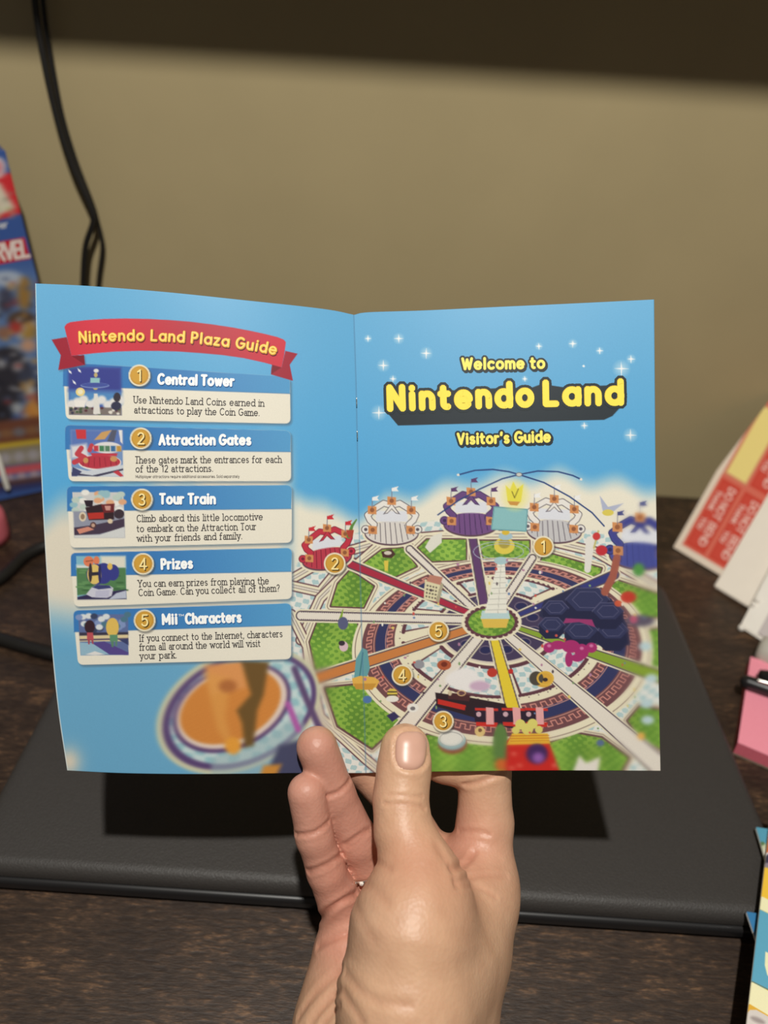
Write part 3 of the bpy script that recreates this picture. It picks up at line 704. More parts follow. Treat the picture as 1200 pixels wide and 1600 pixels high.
def bilinD(c, bul):
    """depth of a page: four corner depths and a bulge towards the reader, as a smooth function of the pixel"""
    def D(px, py, c=c, bul=bul):
        px = np.asarray(px, float); py = np.asarray(py, float)
        t = np.clip((py - 470) / 735., -.1, 1.1); xl = c[4] + (c[5] - c[4]) * t; xr = c[6] + (c[7] - c[6]) * t
        s = np.clip((px - xl) / (xr - xl), -.02, 1.02)
        inv = (1 / c[0]) * (1 - s) * (1 - t) + (1 / c[1]) * s * (1 - t) + (1 / c[2]) * (1 - s) * t + (1 / c[3]) * s * t
        q = s if bul[1] > 0 else 1 - s
        return 1 / inv - bul[0] * np.sin(np.pi * np.clip(q, 0, 1) ** 1.3)
    return D
D_left = bilinD((.2775, .2985, .2895, .3000, 55, 105, 553, 572), (.004, 1))
D_right = bilinD((.2985, .2890, .3000, .2935, 553, 572, 1022, 1032), (.0012, -1))

SKY, WHT, CREAM = np.array((106, 177, 221.)), np.array((238, 232, 214.)), np.array((236, 228, 200.))
MAR, GRN, PUR, NAVY = (100, 62, 72), (128, 166, 66), (98, 64, 110), (54, 58, 100)
BAND = (116, 76, 80)
def ss(a, b, x): t = np.clip((x - a) / (b - a), 0, 1); return t * t * (3 - 2 * t)
def wob(x, y, f=1.0):
    return np.sin(x * .9 * f + 1.3 * np.sin(y * .31 * f)) * np.sin(y * 1.25 * f + 1.1 * np.sin(x * .27 * f))
def floral(x, y):
    k = (wob(x, y, .32) > 0.08)[:, None]
    return np.where(k, (176, 205, 208), (232, 232, 226))
def grass(x, y):
    k = (wob(x, y, .45) + .4 * np.sin(x * .11) > .05)[:, None]
    big = (.5 + .5 * np.sin(x * .045 + 1) * np.sin(y * .06))[:, None]
    return np.where(k, (142, 182, 74), (104, 150, 58)) * (.93 + .14 * big)
def lawn(c, pts, soft=1.2, ln=2.2):
    c.poly(pts, CREAM, soft, grow=9); c.poly(pts, (120, 96, 92), soft, grow=6.2); c.poly(pts, CREAM, soft, grow=5.2)
    c.poly(pts, MAR, soft, grow=ln); c.poly(pts, grass, soft)
def flag(c, x, y, cc, h=16):
    c.line([(x, y), (x + .5, y - h)], 1.2, (120, 120, 140)); c.poly([(x, y - h), (x + 11, y - h - 3), (x + 8, y - h + 1), (x + 11, y - h + 5), (x, y - h + 5)], cc, .8)
def gate(c, x, y, wd, ht, cc, dk, fl, fc, tilt=0.0):
    """ribbon archway on a striped platform: generic fairground gate"""
    def T(u, v): return (x + u * wd, y + v * ht + tilt * u * wd)
    c.ell(x, y + .13 * ht, wd * .51, ht * .32, CREAM, 1.2, rot=math.atan(tilt)); c.ell(x, y + .12 * ht, wd * .47, ht * .285, (96, 70, 84), 1.2, rot=math.atan(tilt)); c.ell(x, y + .10 * ht, wd * .455, ht * .265, fl, 1, rot=math.atan(tilt))
    for k in range(-4, 5): c.line([T(k * .085 - .03, -.14 + .006 * k * k), T(k * .095, .36 - .012 * k * k)], 1.1, dk, 1)
    c.poly([T(-.27, -.42), T(.27, -.42), T(.28, -.16), T(-.28, -.16)], (224, 226, 234), 3)
    for s in (-1, 1):
        c.line([T(s * .33, -.42), T(s * .42, -.32), T(s * .38, -.20), T(s * .30, -.10), T(s * .33, .05)], .115 * wd, dk, 1)
        c.line([T(s * .33, -.42), T(s * .42, -.32), T(s * .38, -.20), T(s * .30, -.10), T(s * .33, .05)], .09 * wd, cc, 1)
        c.ell(*T(s * .45, .02), .08 * wd, .075 * wd, dk, 1); c.ell(*T(s * .45, .02), .066 * wd, .062 * wd, cc, 1); c.ell(*T(s * .45, .02), .03 * wd, .028 * wd, dk, 1)
    c.line([T(-.33, -.44), T(-.14, -.60), T(0, -.55), T(.14, -.60), T(.33, -.44)], .115 * wd, dk, 1)
    c.line([T(-.33, -.44), T(-.14, -.60), T(0, -.55), T(.14, -.60), T(.33, -.44)], .09 * wd, cc, 1)
    c.poly([T(0, -.60), T(-.15, -.34), T(-.07, -.36), T(0, -.46), T(.07, -.36), T(.15, -.34)], dk, 1); c.poly([T(0, -.58), T(-.12, -.36), T(-.07, -.38), T(0, -.48), T(.07, -.38), T(.12, -.36)], cc, 1)
    for u, v in ((-.34, -.44), (.34, -.44), (-.33, .03), (.33, .03), (0, -.66)):
        b = .075 * wd; p = T(u, v); c.poly([(p[0] - b, p[1] - b), (p[0] + b, p[1] - b * .8), (p[0] + b, p[1] + b), (p[0] - b, p[1] + b * .9)], (214, 146, 92), 1); c.ell(p[0], p[1], b * .5, b * .5, (150, 92, 60), 1)
    for u, v in ((-.34, -.50), (0, -.72), (.34, -.50)): flag(c, *T(u, v), fc, ht * .24)
def ellpts(cx, cy, rx, ry, a0=0, a1=360, n=60):
    return [(cx + rx * math.cos(math.radians(a)), cy + ry * math.sin(math.radians(a))) for a in np.linspace(a0, a1, n)]
def E(r, a):   # plaza circle of relative radius r seen in the print's own perspective
    return (767 + 17 * r + 219 * r * math.cos(math.radians(a)), 966 + 48 * max(r, .001) ** 1.2 + 137 * r * math.sin(math.radians(a)))
def disc(c, r, cc, soft=1.2, ring=None):
    x, y = E(r, 90)[0], (E(r, 90)[1] + E(r, -90)[1]) / 2; c.ell(x, y, 219 * r, 137 * r, cc, soft, ring=ring)
def wedge(a0, a1, r0, r1, n=9):
    return [E(r1, a) for a in np.linspace(a0, a1, n)] + [E(r0, a) for a in np.linspace(a1, a0, n)]
def park(c):
    X, Y = c.X, c.Y
    c.c[:] = SKY
    c.c += (ss(700, 440, Y) * -4)[:, None] * np.array((1, .6, .3)) - (ss(470, 760, Y) * 1)[:, None] * np.array((18, 6, -2))
    # clouds: a pale bank along the park's skyline, another down the left side of the left page
    hor = np.interp(X, [440, 470, 520, 560, 600, 680, 740, 800, 870, 950, 1040], [775, 778, 808, 812, 790, 772, 758, 752, 748, 760, 772]) + 7 * np.sin(X * .07)
    w1 = ss(hor - 26, hor + 16, Y) * ss(430, 470, X)
    c.c = c.c * (1 - w1[:, None]) + WHT * w1[:, None]
    cl = ss(770, 850, Y + .3 * (X - 60) + 8 * np.sin(X * .08)) * ss(1010, 915, Y - .2 * (X - 60)) * ss(470, 430, X)
    c.c = c.c * (1 - cl[:, None]) + np.array((226, 218, 200.)) * cl[:, None]
    lo = ss(930, 1040, Y) * ss(480, 440, X)
    c.c = c.c * (1 - .55 * lo[:, None]) + np.array((124, 170, 196.)) * .55 * lo[:, None]
    cr = np.exp(-(((X - 108) / 18) ** 2 + ((Y - 1190) / 22) ** 2)); c.c = c.c * (1 - cr[:, None]) + np.array((222, 210, 190.)) * cr[:, None]
    # paved ground of the park
    G0 = [(455, 905), (470, 868), (540, 838), (600, 822), (700, 812), (830, 812), (930, 830), (1060, 880), (1060, 1230), (440, 1230), (452, 1050)]
    c.poly(G0, lambda x, y: floral(x, y), 4)
    for pts in ([(455, 905), (520, 868), (600, 845), (700, 836), (820, 836), (930, 862), (1040, 925)], [(455, 915), (500, 925), (545, 870)], [(470, 1000), (500, 935), (555, 880)],
                [(455, 960), (480, 1010), (486, 1060), (500, 1120), (570, 1185), (600, 1210)], [(560, 880), (600, 845)], [(650, 845), (670, 870)]):
        c.line(pts, 17, MAR, 1.5); c.line(pts, 13, CREAM, 1.2); c.line(pts, 5, (126, 112, 112), 1.2); c.line(pts, 3, (226, 218, 204), 1)
    # lawns round the plaza
    for pts in ([(547, 891), (584, 916), (568, 949), (517, 947), (528, 912)], [(597, 859), (629, 856), (651, 885), (611, 904), (565, 883)], [(667, 843), (728, 843), (728, 875), (675, 877), (653, 856)],
                [(748, 845), (827, 845), (827, 868), (811, 880), (756, 874)], [(852, 863), (940, 888), (937, 896), (899, 912), (841, 885)], [(497, 969), (557, 971), (565, 1006), (555, 1033), (493, 1046), (484, 1003)],
                [(965, 907), (1040, 932), (1040, 964), (981, 964), (952, 918)], [(1012, 985), (1045, 980), (1045, 1056), (1012, 1048)]): lawn(c, pts)
    for pts in ([(508, 1075), (589, 1067), (637, 1107), (637, 1118), (581, 1169), (528, 1134)], [(640, 1168), (668, 1148), (740, 1160), (800, 1162), (862, 1160), (900, 1146), (940, 1153), (982, 1184), (960, 1225), (620, 1225)],
                [(981, 1126), (1000, 1104), (1045, 1112), (1045, 1178), (1000, 1152)]): lawn(c, pts, 2, 3)
    # round plaza: cream rim, brown bands with a meander edge, blue track, wedge gardens, hub
    disc(c, 1.075, CREAM, 1.5); disc(c, 1.05, (120, 96, 92), 1.2, ring=1.2)
    disc(c, 1.0, BAND); disc(c, .905, (206, 150, 138), 1, ring=1.3); disc(c, .893, NAVY, 1); disc(c, .815, (206, 150, 138), 1, ring=1.3); disc(c, .805, BAND, 1)
    for r0, n in ((.925, 80), (.765, 64)):
        for kq in range(n):
            st = 360. / n; a = kq * st
            c.line([E(r0, a), E(r0 + .038, a), E(r0 + .038, a + st * .5), E(r0, a + st * .5), E(r0, a + st)], 1.7, (214, 146, 134), 1)
    disc(c, .745, CREAM)
    spk = [-2, 15, 48, 82, 128, 158, 180, 203, 240, 262, 310, 335, 358]
    for a0, a1 in zip(spk[:-1], spk[1:]):
        w = min(5.0, (a1 - a0) * .25)
        for k in range(12):
            for rr_, aa in ((.68, a0 + w + (a1 - a0 - 2 * w) * k / 11.), (.435, a0 + w + (a1 - a0 - 2 * w) * k / 11.)): c.ell(*E(rr_, aa), 3, 2.4, MAR, 1)
        c.poly(wedge(a0 + w, a1 - w, .42, .69), MAR, 1.2); c.poly(wedge(a0 + w + 1.6, a1 - w - 1.6, .45, .665), floral, 1.2)
    for k in range(60): c.ell(*E(.705, k * 6), 1.1, .9, (110, 90, 96), .8)
    disc(c, .40, (216, 204, 190)); disc(c, .385, (72, 62, 92), 1)
    for k in range(12):
        x, y = E(.29, 30 * k + 12); c.ell(x, y, 10, 6.5, (128, 116, 134), 1, ring=1); c.ell(x, y, 8, 5, (44, 46, 88), 1)
    # avenues
    def ave(pts, w0, w1, cc, rails=True, ticks=False):
        pts = np.array(pts, float)
        c.line(pts, w0 + 7, CREAM, 1, w2=w1 + 9); c.line(pts, w0 + 3.2, (92, 78, 88), 1, w2=w1 + 4); c.line(pts, w0, cc, 1, w2=w1)
        if ticks:
            L = np.hypot(*(pts[-1] - pts[0])); dv = (pts[-1] - pts[0]) / L; nv = np.array([-dv[1], dv[0]])
            for q in np.arange(0, L, 3.2):
                for sg in (-1, 1): c.ell(*(pts[0] + dv * q + nv * sg * (w0 + (w1 - w0) * q / L) * .5), 1, 1, (92, 78, 92), .7)
    WV = (232, 224, 212)
    ave([(757, 948), (738, 838)], 12, 10, PUR); ave([(782, 948), (832, 872)], 11, 9, WV, ticks=True); ave([(740, 952), (640, 858)], 9, 9, WV, ticks=True)
    ave([(731, 957), (548, 882)], 8, 10, (172, 46, 70)); ave([(724, 968), (470, 962)], 11, 12, WV, ticks=True); ave([(730, 984), (482, 1064)], 11, 15, (206, 130, 70))
    ave([(748, 996), (628, 1142)], 13, 22, WV, ticks=True); ave([(773, 1001), (806, 1125)], 12, 20, (232, 206, 60)); ave([(796, 995), (920, 1100), (1050, 1214)], 11, 30, WV)
    ave([(812, 982), (1045, 1062)], 6, 18, (138, 166, 56)); ave([(812, 960), (960, 898)], 6, 12, (56, 60, 124))
    c.ell(768, 972, 47, 29, CREAM, 1)
    for k in range(26):
        a = 2 * math.pi * k / 26; c.ell(768 + 38 * math.cos(a), 972 + 23 * math.sin(a), 4.5, 3.4, MAR, 1)
    c.ell(768, 972, 38, 23, MAR, 1); c.ell(768, 972, 36, 21.5, grass, 1)
    # gates on the skyline
    gate(c, 511, 866, 84, 62, (196, 52, 72), (120, 32, 52), (188, 60, 78), (206, 52, 62), -.16)
    gate(c, 612, 826, 90, 66, (236, 232, 226), (92, 84, 92), (222, 216, 210), (240, 240, 240), 0)
    gate(c, 736, 812, 92, 66, (104, 70, 128), (62, 40, 84), (116, 78, 134), (92, 58, 110), 0)
    gate(c, 866, 823, 92, 66, (236, 232, 226), (92, 84, 96), (200, 198, 200), (240, 240, 240), .05)
    gate(c, 1000, 860, 104, 78, (66, 70, 146), (44, 46, 100), (74, 82, 160), (58, 64, 128), .06)
    # tower in the middle: tapering white shaft, teal and yellow collars, blank teal board, bright top
    c.poly([(750, 962), (797, 962), (791, 981), (756, 981)], (224, 190, 84), 1); c.poly([(753, 954), (795, 954), (797, 967), (751, 967)], (188, 214, 216), 1)
    c.poly([(778, 878), (789, 878), (792, 958), (757, 958)], (236, 234, 222), 1)
    for k in range(9): c.line([(777 - 2.0 * k, 886 + 8.4 * k), (789.5 + .3 * k, 885 + 8.4 * k)], 1, (190, 188, 180), .8)
    c.line([(783, 880), (778, 958)], 1, (196, 194, 186), .8)
    c.ell(783, 876, 11, 6, (170, 204, 206), 1); c.ell(788, 853, 16, 13, (226, 206, 84), 1); c.ell(788, 849, 9, 8, (120, 110, 60), 2, alpha=.5); c.ell(790, 838, 11, 6, (170, 196, 206), 1); c.ell(790, 832, 6, 4, (220, 186, 60), 1)
    for r in (34, 44): c.ell(784, 862, r, r * .36, (176, 190, 206), 1, ring=1)
    c.poly([(773, 793), (823, 797), (821, 829), (769, 826)], (112, 164, 172), 1, grow=2); c.poly([(773, 793), (823, 797), (821, 829), (769, 826)], (140, 192, 196), 1)
    c.ell(805, 774, 18, 20, (240, 232, 130), 16, alpha=.8)
    c.poly([(793, 783), (790, 758), (797, 765), (802, 752), (808, 764), (818, 756), (814, 784)], (232, 222, 76), 1); c.line([(800, 768), (804, 778), (810, 764)], 1.5, (130, 120, 40), 1); c.poly([(793, 783), (813, 784), (808, 790), (797, 789)], (206, 150, 70), 1)
    for pts in ([(716, 742), (742, 735), (770, 733.5), (795, 737), (811, 741.5), (840, 736), (872, 737), (895, 743), (908, 749)], [(682, 806), (715, 783), (750, 764), (785, 748), (811, 741.5), (850, 754), (890, 776), (925, 801), (944, 822)]):
        c.line(pts, 2.2, (34, 62, 122), .9)
    c.ell(811, 741.5, 4.5, 3, (206, 206, 200), 1); c.ell(811, 741.5, 4.5, 3, (90, 90, 96), 1, ring=.8)
    for x, y in ((716, 742), (908, 749), (682, 806)): c.ell(x, y, 2, 2, (236, 230, 220), .8)
    # rocks of dark blue hexagons and a magenta clump
    def hexa(x, y, r, h, cc, ed):
        p = [(x + r * math.cos(math.radians(a)), y + r * .6 * math.sin(math.radians(a))) for a in range(0, 360, 60)]
        c.poly(p + [], ed, 1, grow=1.2); c.poly([(x - r, y), (x + r, y), (x + r, y + h), (x + r * .5, y + h + r * .5), (x - r * .5, y + h + r * .5), (x - r, y + h)], (38, 40, 70), 1); c.poly(p, cc, 1)
        q = [(x + .7 * r * math.cos(math.radians(a)), y + .42 * r * math.sin(math.radians(a))) for a in range(0, 361, 60)]; c.line(q, 1, ed, .8)
    c.poly([(850, 938), (905, 916), (955, 935), (980, 975), (985, 1008), (940, 1010), (880, 985), (842, 962)], (46, 48, 78), 2)
    for x, y, r, h in ((918, 937, 34, 26), (868, 950, 20, 12), (958, 985, 24, 20), (862, 976, 20, 12), (908, 985, 26, 16), (950, 955, 24, 16)): hexa(x, y, r, h, (52, 56, 92), (88, 88, 122))
    c.poly([(884, 966), (925, 968), (930, 980), (905, 972), (880, 974)], (156, 58, 112), 1.5)
    for x, y, rx, ry in ((858, 1012, 9, 8), (872, 1008, 12, 7), (892, 1010, 14, 10), (909, 1018, 11, 12), (924, 1012, 9, 8), (889, 1030, 6, 12), (902, 1028, 10, 6)): c.ell(x, y, rx, ry, (170, 48, 112), 1.5)
    for x, y in ((858, 1009), (909, 1013), (924, 1009)): c.ell(x, y, 3, 2.5, (214, 120, 170), 2)
    # kerbside things: block, dark disc, barrel, shells, train, drum, red lantern car
    c.poly([(664, 905), (689, 910), (681, 940), (662, 936)], (224, 216, 178), 1); c.poly([(689, 910), (693, 913), (686, 942), (681, 940)], (176, 168, 140), 1)
    for i in range(4):
        for j in range(4): c.ell(668 + 4.6 * i - j * .6, 915 + 5.6 * j + i, 1.5, 1.5, (110, 100, 90), .8)
    c.poly([(672, 898), (692, 902), (688, 914), (666, 908)], (190, 130, 112), 1.5)
    c.poly([(596, 862), (612, 858), (618, 866), (612, 872), (598, 871)], (78, 50, 46), 1); c.ell(606, 864, 6, 3, (214, 206, 190), 1); c.poly([(600, 876), (607, 876), (606, 892), (601, 892)], (224, 200, 80), 1)
    c.poly([(664, 855), (674, 838), (691, 832), (690, 848), (672, 864)], (226, 224, 212), 1)
    c.line([(922, 845), (918, 890)], 14, (230, 226, 220), 1, w2=10); c.line([(935, 830), (928, 856)], 3, (200, 190, 120), 1); c.poly([(937, 774), (950, 792), (975, 786), (955, 802), (942, 800)], (178, 184, 208), 1); c.ell(950, 801, 9, 5, (222, 204, 92), 1)
    c.line([(964, 872), (958, 900), (945, 925)], 12, (164, 92, 76), 2); c.ell(932, 838, 6, 6, (206, 60, 60), 1.5); c.ell(940, 860, 9, 8, (196, 48, 58), 2)
    c.ell(982, 933, 12, 9, (196, 60, 46), 3); c.ell(998, 890, 9, 10, (84, 150, 72), 4); c.ell(966, 943, 6, 5, (206, 90, 62), 2)
    c.poly([(553, 1062), (556, 1030), (566, 1012), (574, 1016), (578, 1044), (572, 1062)], (104, 162, 168), 1.2); c.line([(567, 1020), (562, 1056)], 2, (70, 124, 134), 1)
    c.poly([(550, 1060), (563, 1056), (584, 1058), (593, 1064), (588, 1074), (570, 1078), (552, 1072)], (230, 180, 84), 1.2); c.poly([(552, 1068), (588, 1068), (582, 1078), (556, 1077)], (204, 150, 62), 1.2)
    c.ell(849, 1062, 15, 12, (220, 170, 68), 1.2); c.ell(838, 1060, 11, 11, (80, 74, 66), 1.5); c.ell(852, 1060, 12, 10, (226, 182, 74), 1.2, ring=3); c.ell(852, 1062, 4, 3, (60, 50, 50), 1)
    c.ell(769, 1051, 8, 7, (190, 60, 48), 1.2); c.ell(798, 1049, 4, 4, (196, 52, 48), 1); c.ell(694, 1039, 11, 8, (178, 90, 58), 1.2); c.ell(694, 1038, 5, 4, (120, 50, 36), 1); c.ell(655, 1038, 8, 7, (150, 150, 158), 1.2)
    c.ell(613, 1083, 8, 7, (222, 196, 84), 1); c.line([(606, 1081), (620, 1081)], 2, (70, 60, 50), .8); c.line([(606, 1086), (620, 1086)], 2, (70, 60, 50), .8); c.ell(613, 1092, 10, 5, (236, 232, 222), 1)
    c.ell(574, 1093, 7, 6, (84, 120, 176), 2); c.poly([(604, 1118), (616, 1112), (624, 1120), (613, 1128)], (58, 52, 96), 1.5); c.ell(645, 1106, 9, 7, (236, 234, 228), 1.2); c.ell(645, 1107, 4, 3, (120, 116, 120), 1)
    for x, y in ((716, 1062), (735, 1068), (727, 1056)): c.ell(x, y, 20, 13, (238, 234, 232), 6)
    c.ell(750, 1072, 16, 8, (206, 176, 200), 6)
    c.poly([(680, 1082), (735, 1090), (790, 1100), (800, 1128), (744, 1122), (682, 1104)], (50, 36, 42), 1.2); c.poly([(684, 1092), (728, 1102), (726, 1110), (684, 1100)], (196, 50, 42), 1); c.poly([(700, 1082), (735, 1086), (733, 1096), (700, 1092)], (78, 44, 48), 1)
    c.ell(721, 1083, 6, 4, (214, 176, 130), 1, ring=1.6); c.ell(703, 1083, 3, 4, (206, 190, 160), 1)
    c.poly([(740, 1104), (800, 1106), (846, 1108), (850, 1128), (800, 1138), (742, 1128)], (48, 36, 52), 1.2)
    for x0 in (742, 784, 820): c.poly([(x0, 1106), (x0 + 36, 1107), (x0 + 36, 1111), (x0, 1110)], (204, 56, 46), 1); c.poly([(x0 + 2, 1128), (x0 + 36, 1129), (x0 + 34, 1136), (x0 + 2, 1134)], (204, 52, 44), 1); c.poly([(x0 + 17, 1105), (x0 + 29, 1106), (x0 + 30, 1132), (x0 + 18, 1132)], (232, 168, 168), 1); c.ell(x0 + 6, 1116, 4, 4, (206, 170, 180), 1)
    c.ell(707, 1161, 23, 17, (150, 80, 60), 2); c.ell(706, 1157, 22, 15, (150, 190, 196), 1.5); c.ell(705, 1153, 20, 13, (232, 230, 222), 1.5); c.ell(705, 1155, 18, 11, (150, 150, 150), 1, ring=1)
    c.ell(750, 1143, 8, 8, (226, 196, 130), 1.2); c.ell(750, 1141, 3, 3, (120, 84, 60), 1)
    c.ell(782, 1165, 12, 34, (96, 130, 70), 4); c.ell(783, 1195, 9, 10, (206, 106, 50), 4)
    c.poly([(792, 1158), (798, 1150), (850, 1148), (858, 1160), (876, 1210), (790, 1210)], (204, 44, 38), 1.5); c.poly([(800, 1146), (856, 1146), (860, 1162), (792, 1164)], (238, 190, 60), 1.2)
    for k in range(3): c.line([(798, 1150 + 4 * k), (858, 1149 + 4 * k)], 1.2, (196, 110, 44), .8)
    for x, y, r in ((813, 1132, 8), (832, 1131, 8), (824, 1139, 9), (806, 1141, 6), (842, 1140, 6)): c.ell(x, y, r, r, (224, 214, 116), 1.2)
    c.ell(839, 1178, 17, 16, (70, 42, 96), 3); c.ell(841, 1184, 9, 8, (150, 96, 176), 6)
    for x, y in ((803, 1178), (812, 1196), (866, 1196), (800, 1200)): c.ell(x, y, 3, 3, (236, 120, 100), 3)
    # blue trees and white far shapes, lower right
    c.poly([(895, 1206), (905, 1180), (916, 1192), (938, 1182), (934, 1212)], (232, 226, 216), 3); c.ell(938, 1161, 6, 5, (90, 110, 160), 3)
    for x, y in ((1008, 1010), (1010, 1100), (1012, 1125), (1018, 1060)): c.ell(x, y, 10, 7, (190, 214, 220), 5)
    c.ell(1000, 970, 22, 9, (96, 88, 106), 6); c.ell(990, 968, 6, 6, (190, 90, 120), 4); c.ell(1002, 1150, 6, 6, (232, 180, 90), 4)
    # visitors: plain specks of colour
    r2 = np.random.default_rng(11)
    for k in range(70):
        x, y = E(r2.uniform(.3, 1.1), r2.uniform(0, 360))
        cc = [(240, 236, 226), (80, 66, 76), (206, 90, 80), (110, 136, 176), (226, 200, 110), (180, 130, 160), (130, 160, 110)][r2.integers(7)]
        if y > 870 or abs(x - 770) > 60: c.ell(x, y, r2.uniform(1.2, 2.4), r2.uniform(1.4, 2.8), cc, 1)
    # plant on the skyline
    c.line([(545, 838), (550, 822), (557, 812)], 7, (96, 140, 66), 1.2, w2=2); c.poly([(541, 828), (553, 828), (551, 840), (544, 840)], (176, 70, 56), 1)
    c.line([(532, 968), (536, 952)], 5, (136, 172, 56), 1, w2=1); c.ell(536, 974, 8, 10, (92, 96, 130), 1.5); c.ell(537, 1010, 7, 8, (220, 190, 200), 1.2); c.ell(534, 1005, 5, 4, (60, 50, 60), 1)
    # stars in the sky
    for x, y, r in ((575, 529, 5), (623, 529, 7), (666, 552, 8), (599, 571, 8), (614, 592, 5), (842, 541, 5), (895, 537, 6), (937, 548, 5), (986, 561, 6), (971, 576, 11), (820, 592, 4), (985, 680, 9), (913, 665, 5), (592, 645, 10), (912, 572, 2)):
        c.ell(x, y, r * .8, r * .8, (200, 226, 240), r * 1.2, alpha=.7)
        rot = (x * 7) % 2 > 1
        for u, v in ((1, 0), (0, 1)):
            if rot: u, v = (.7, .7) if u else (.7, -.7)
            c.line([(x - u * r, y - v * r), (x, y)], .2, (250, 250, 250), 1, w2=2.2); c.line([(x, y), (x + u * r, y + v * r)], 2.2, (250, 250, 250), 1, w2=.2)
    # title's dark block
    c.poly([(601, 640), (622, 665), (944, 656), (957, 650), (978, 627), (978, 604), (955, 602), (880, 605), (846, 600), (830, 606), (790, 606), (640, 613), (602, 612)], (38, 48, 56), 1)
    # soft focus of the print towards its corners
    m1 = ss(1000, 1060, Y) * ss(545, 480, X); m2 = ss(945, 1010, X) * ss(760, 800, Y); m3 = ss(1130, 1185, Y) * ss(560, 600, X)
    c.blur(np.maximum(np.maximum(m1, m2), m3), 2)
def art_right(c):
    park(c)
    for x, y, _ in COINS_R: coin(c, x, y, 16.5)
    c.line(SPINE, 1.6, (96, 140, 176), 1.4, alpha=.55)
    c.c *= .95   # all print colours on this page darkened evenly
COINS_R = [(849, 854, '1'), (523, 880.5, '2'), (692.5, 1127, '3'), (628.5, 1055, '4'), (685, 986, '5')]
COINS_L = [(217.8, 586.6, '1'), (220, 685, '2'), (221.8, 780.5, '3'), (223.6, 881, '4'), (226, 969.5, '5')]
def coin(c, x, y, r):
    c.ell(x + 1.5, y + 2.5, r + 1, r + 1, (60, 60, 60), 3, alpha=.5); c.ell(x, y, r, r, (240, 232, 206), 1); c.ell(x, y, r - 2.5, r - 2.5, (196, 142, 52), 1); c.ell(x - .5, y - .5, r - 4, r - 4, (214, 164, 66), 3)
def lerp(a, b, t): return (a[0] + (b[0] - a[0]) * t, a[1] + (b[1] - a[1]) * t)
CARDS = [((98, 566), (453, 589), (454, 662), (103, 655), (98.5, 603), (453, 615)), ((101, 664), (454, 673), (455, 752), (107.5, 752), (102, 702), (454, 706)),
         ((104, 760), (456, 758), (456, 848), (110, 856), (105, 798.5), (455, 795)), ((110, 864), (456, 856), (456, 936), (116, 948), (111, 900), (455, 893)),
         ((114, 954), (455, 942.5), (455, 1030), (122, 1039), (115.6, 987.5), (455, 977))]
PICS = [((107, 573), (188.5, 575), (190, 649), (108, 648)), ((110, 671), (191, 672), (193, 745), (112, 744)), ((113, 769), (193, 769), (195, 840), (116.5, 840)), ((119, 869), (196, 869), (197.5, 936), (121, 937)), ((122, 960.5), (200, 959.6), (201, 1023.5), (126, 1024))]
def rounded(q, r):
    out = []
    for i in range(4):
        p, a, b = np.array(q[i], float), np.array(q[i - 1], float), np.array(q[(i + 1) % 4], float)
        u, v = (a - p) / np.linalg.norm(a - p), (b - p) / np.linalg.norm(b - p)
        for t in np.linspace(0, 1, 6): out.append(p + u * r * (1 - t) ** 2 + v * r * t ** 2)
    return out
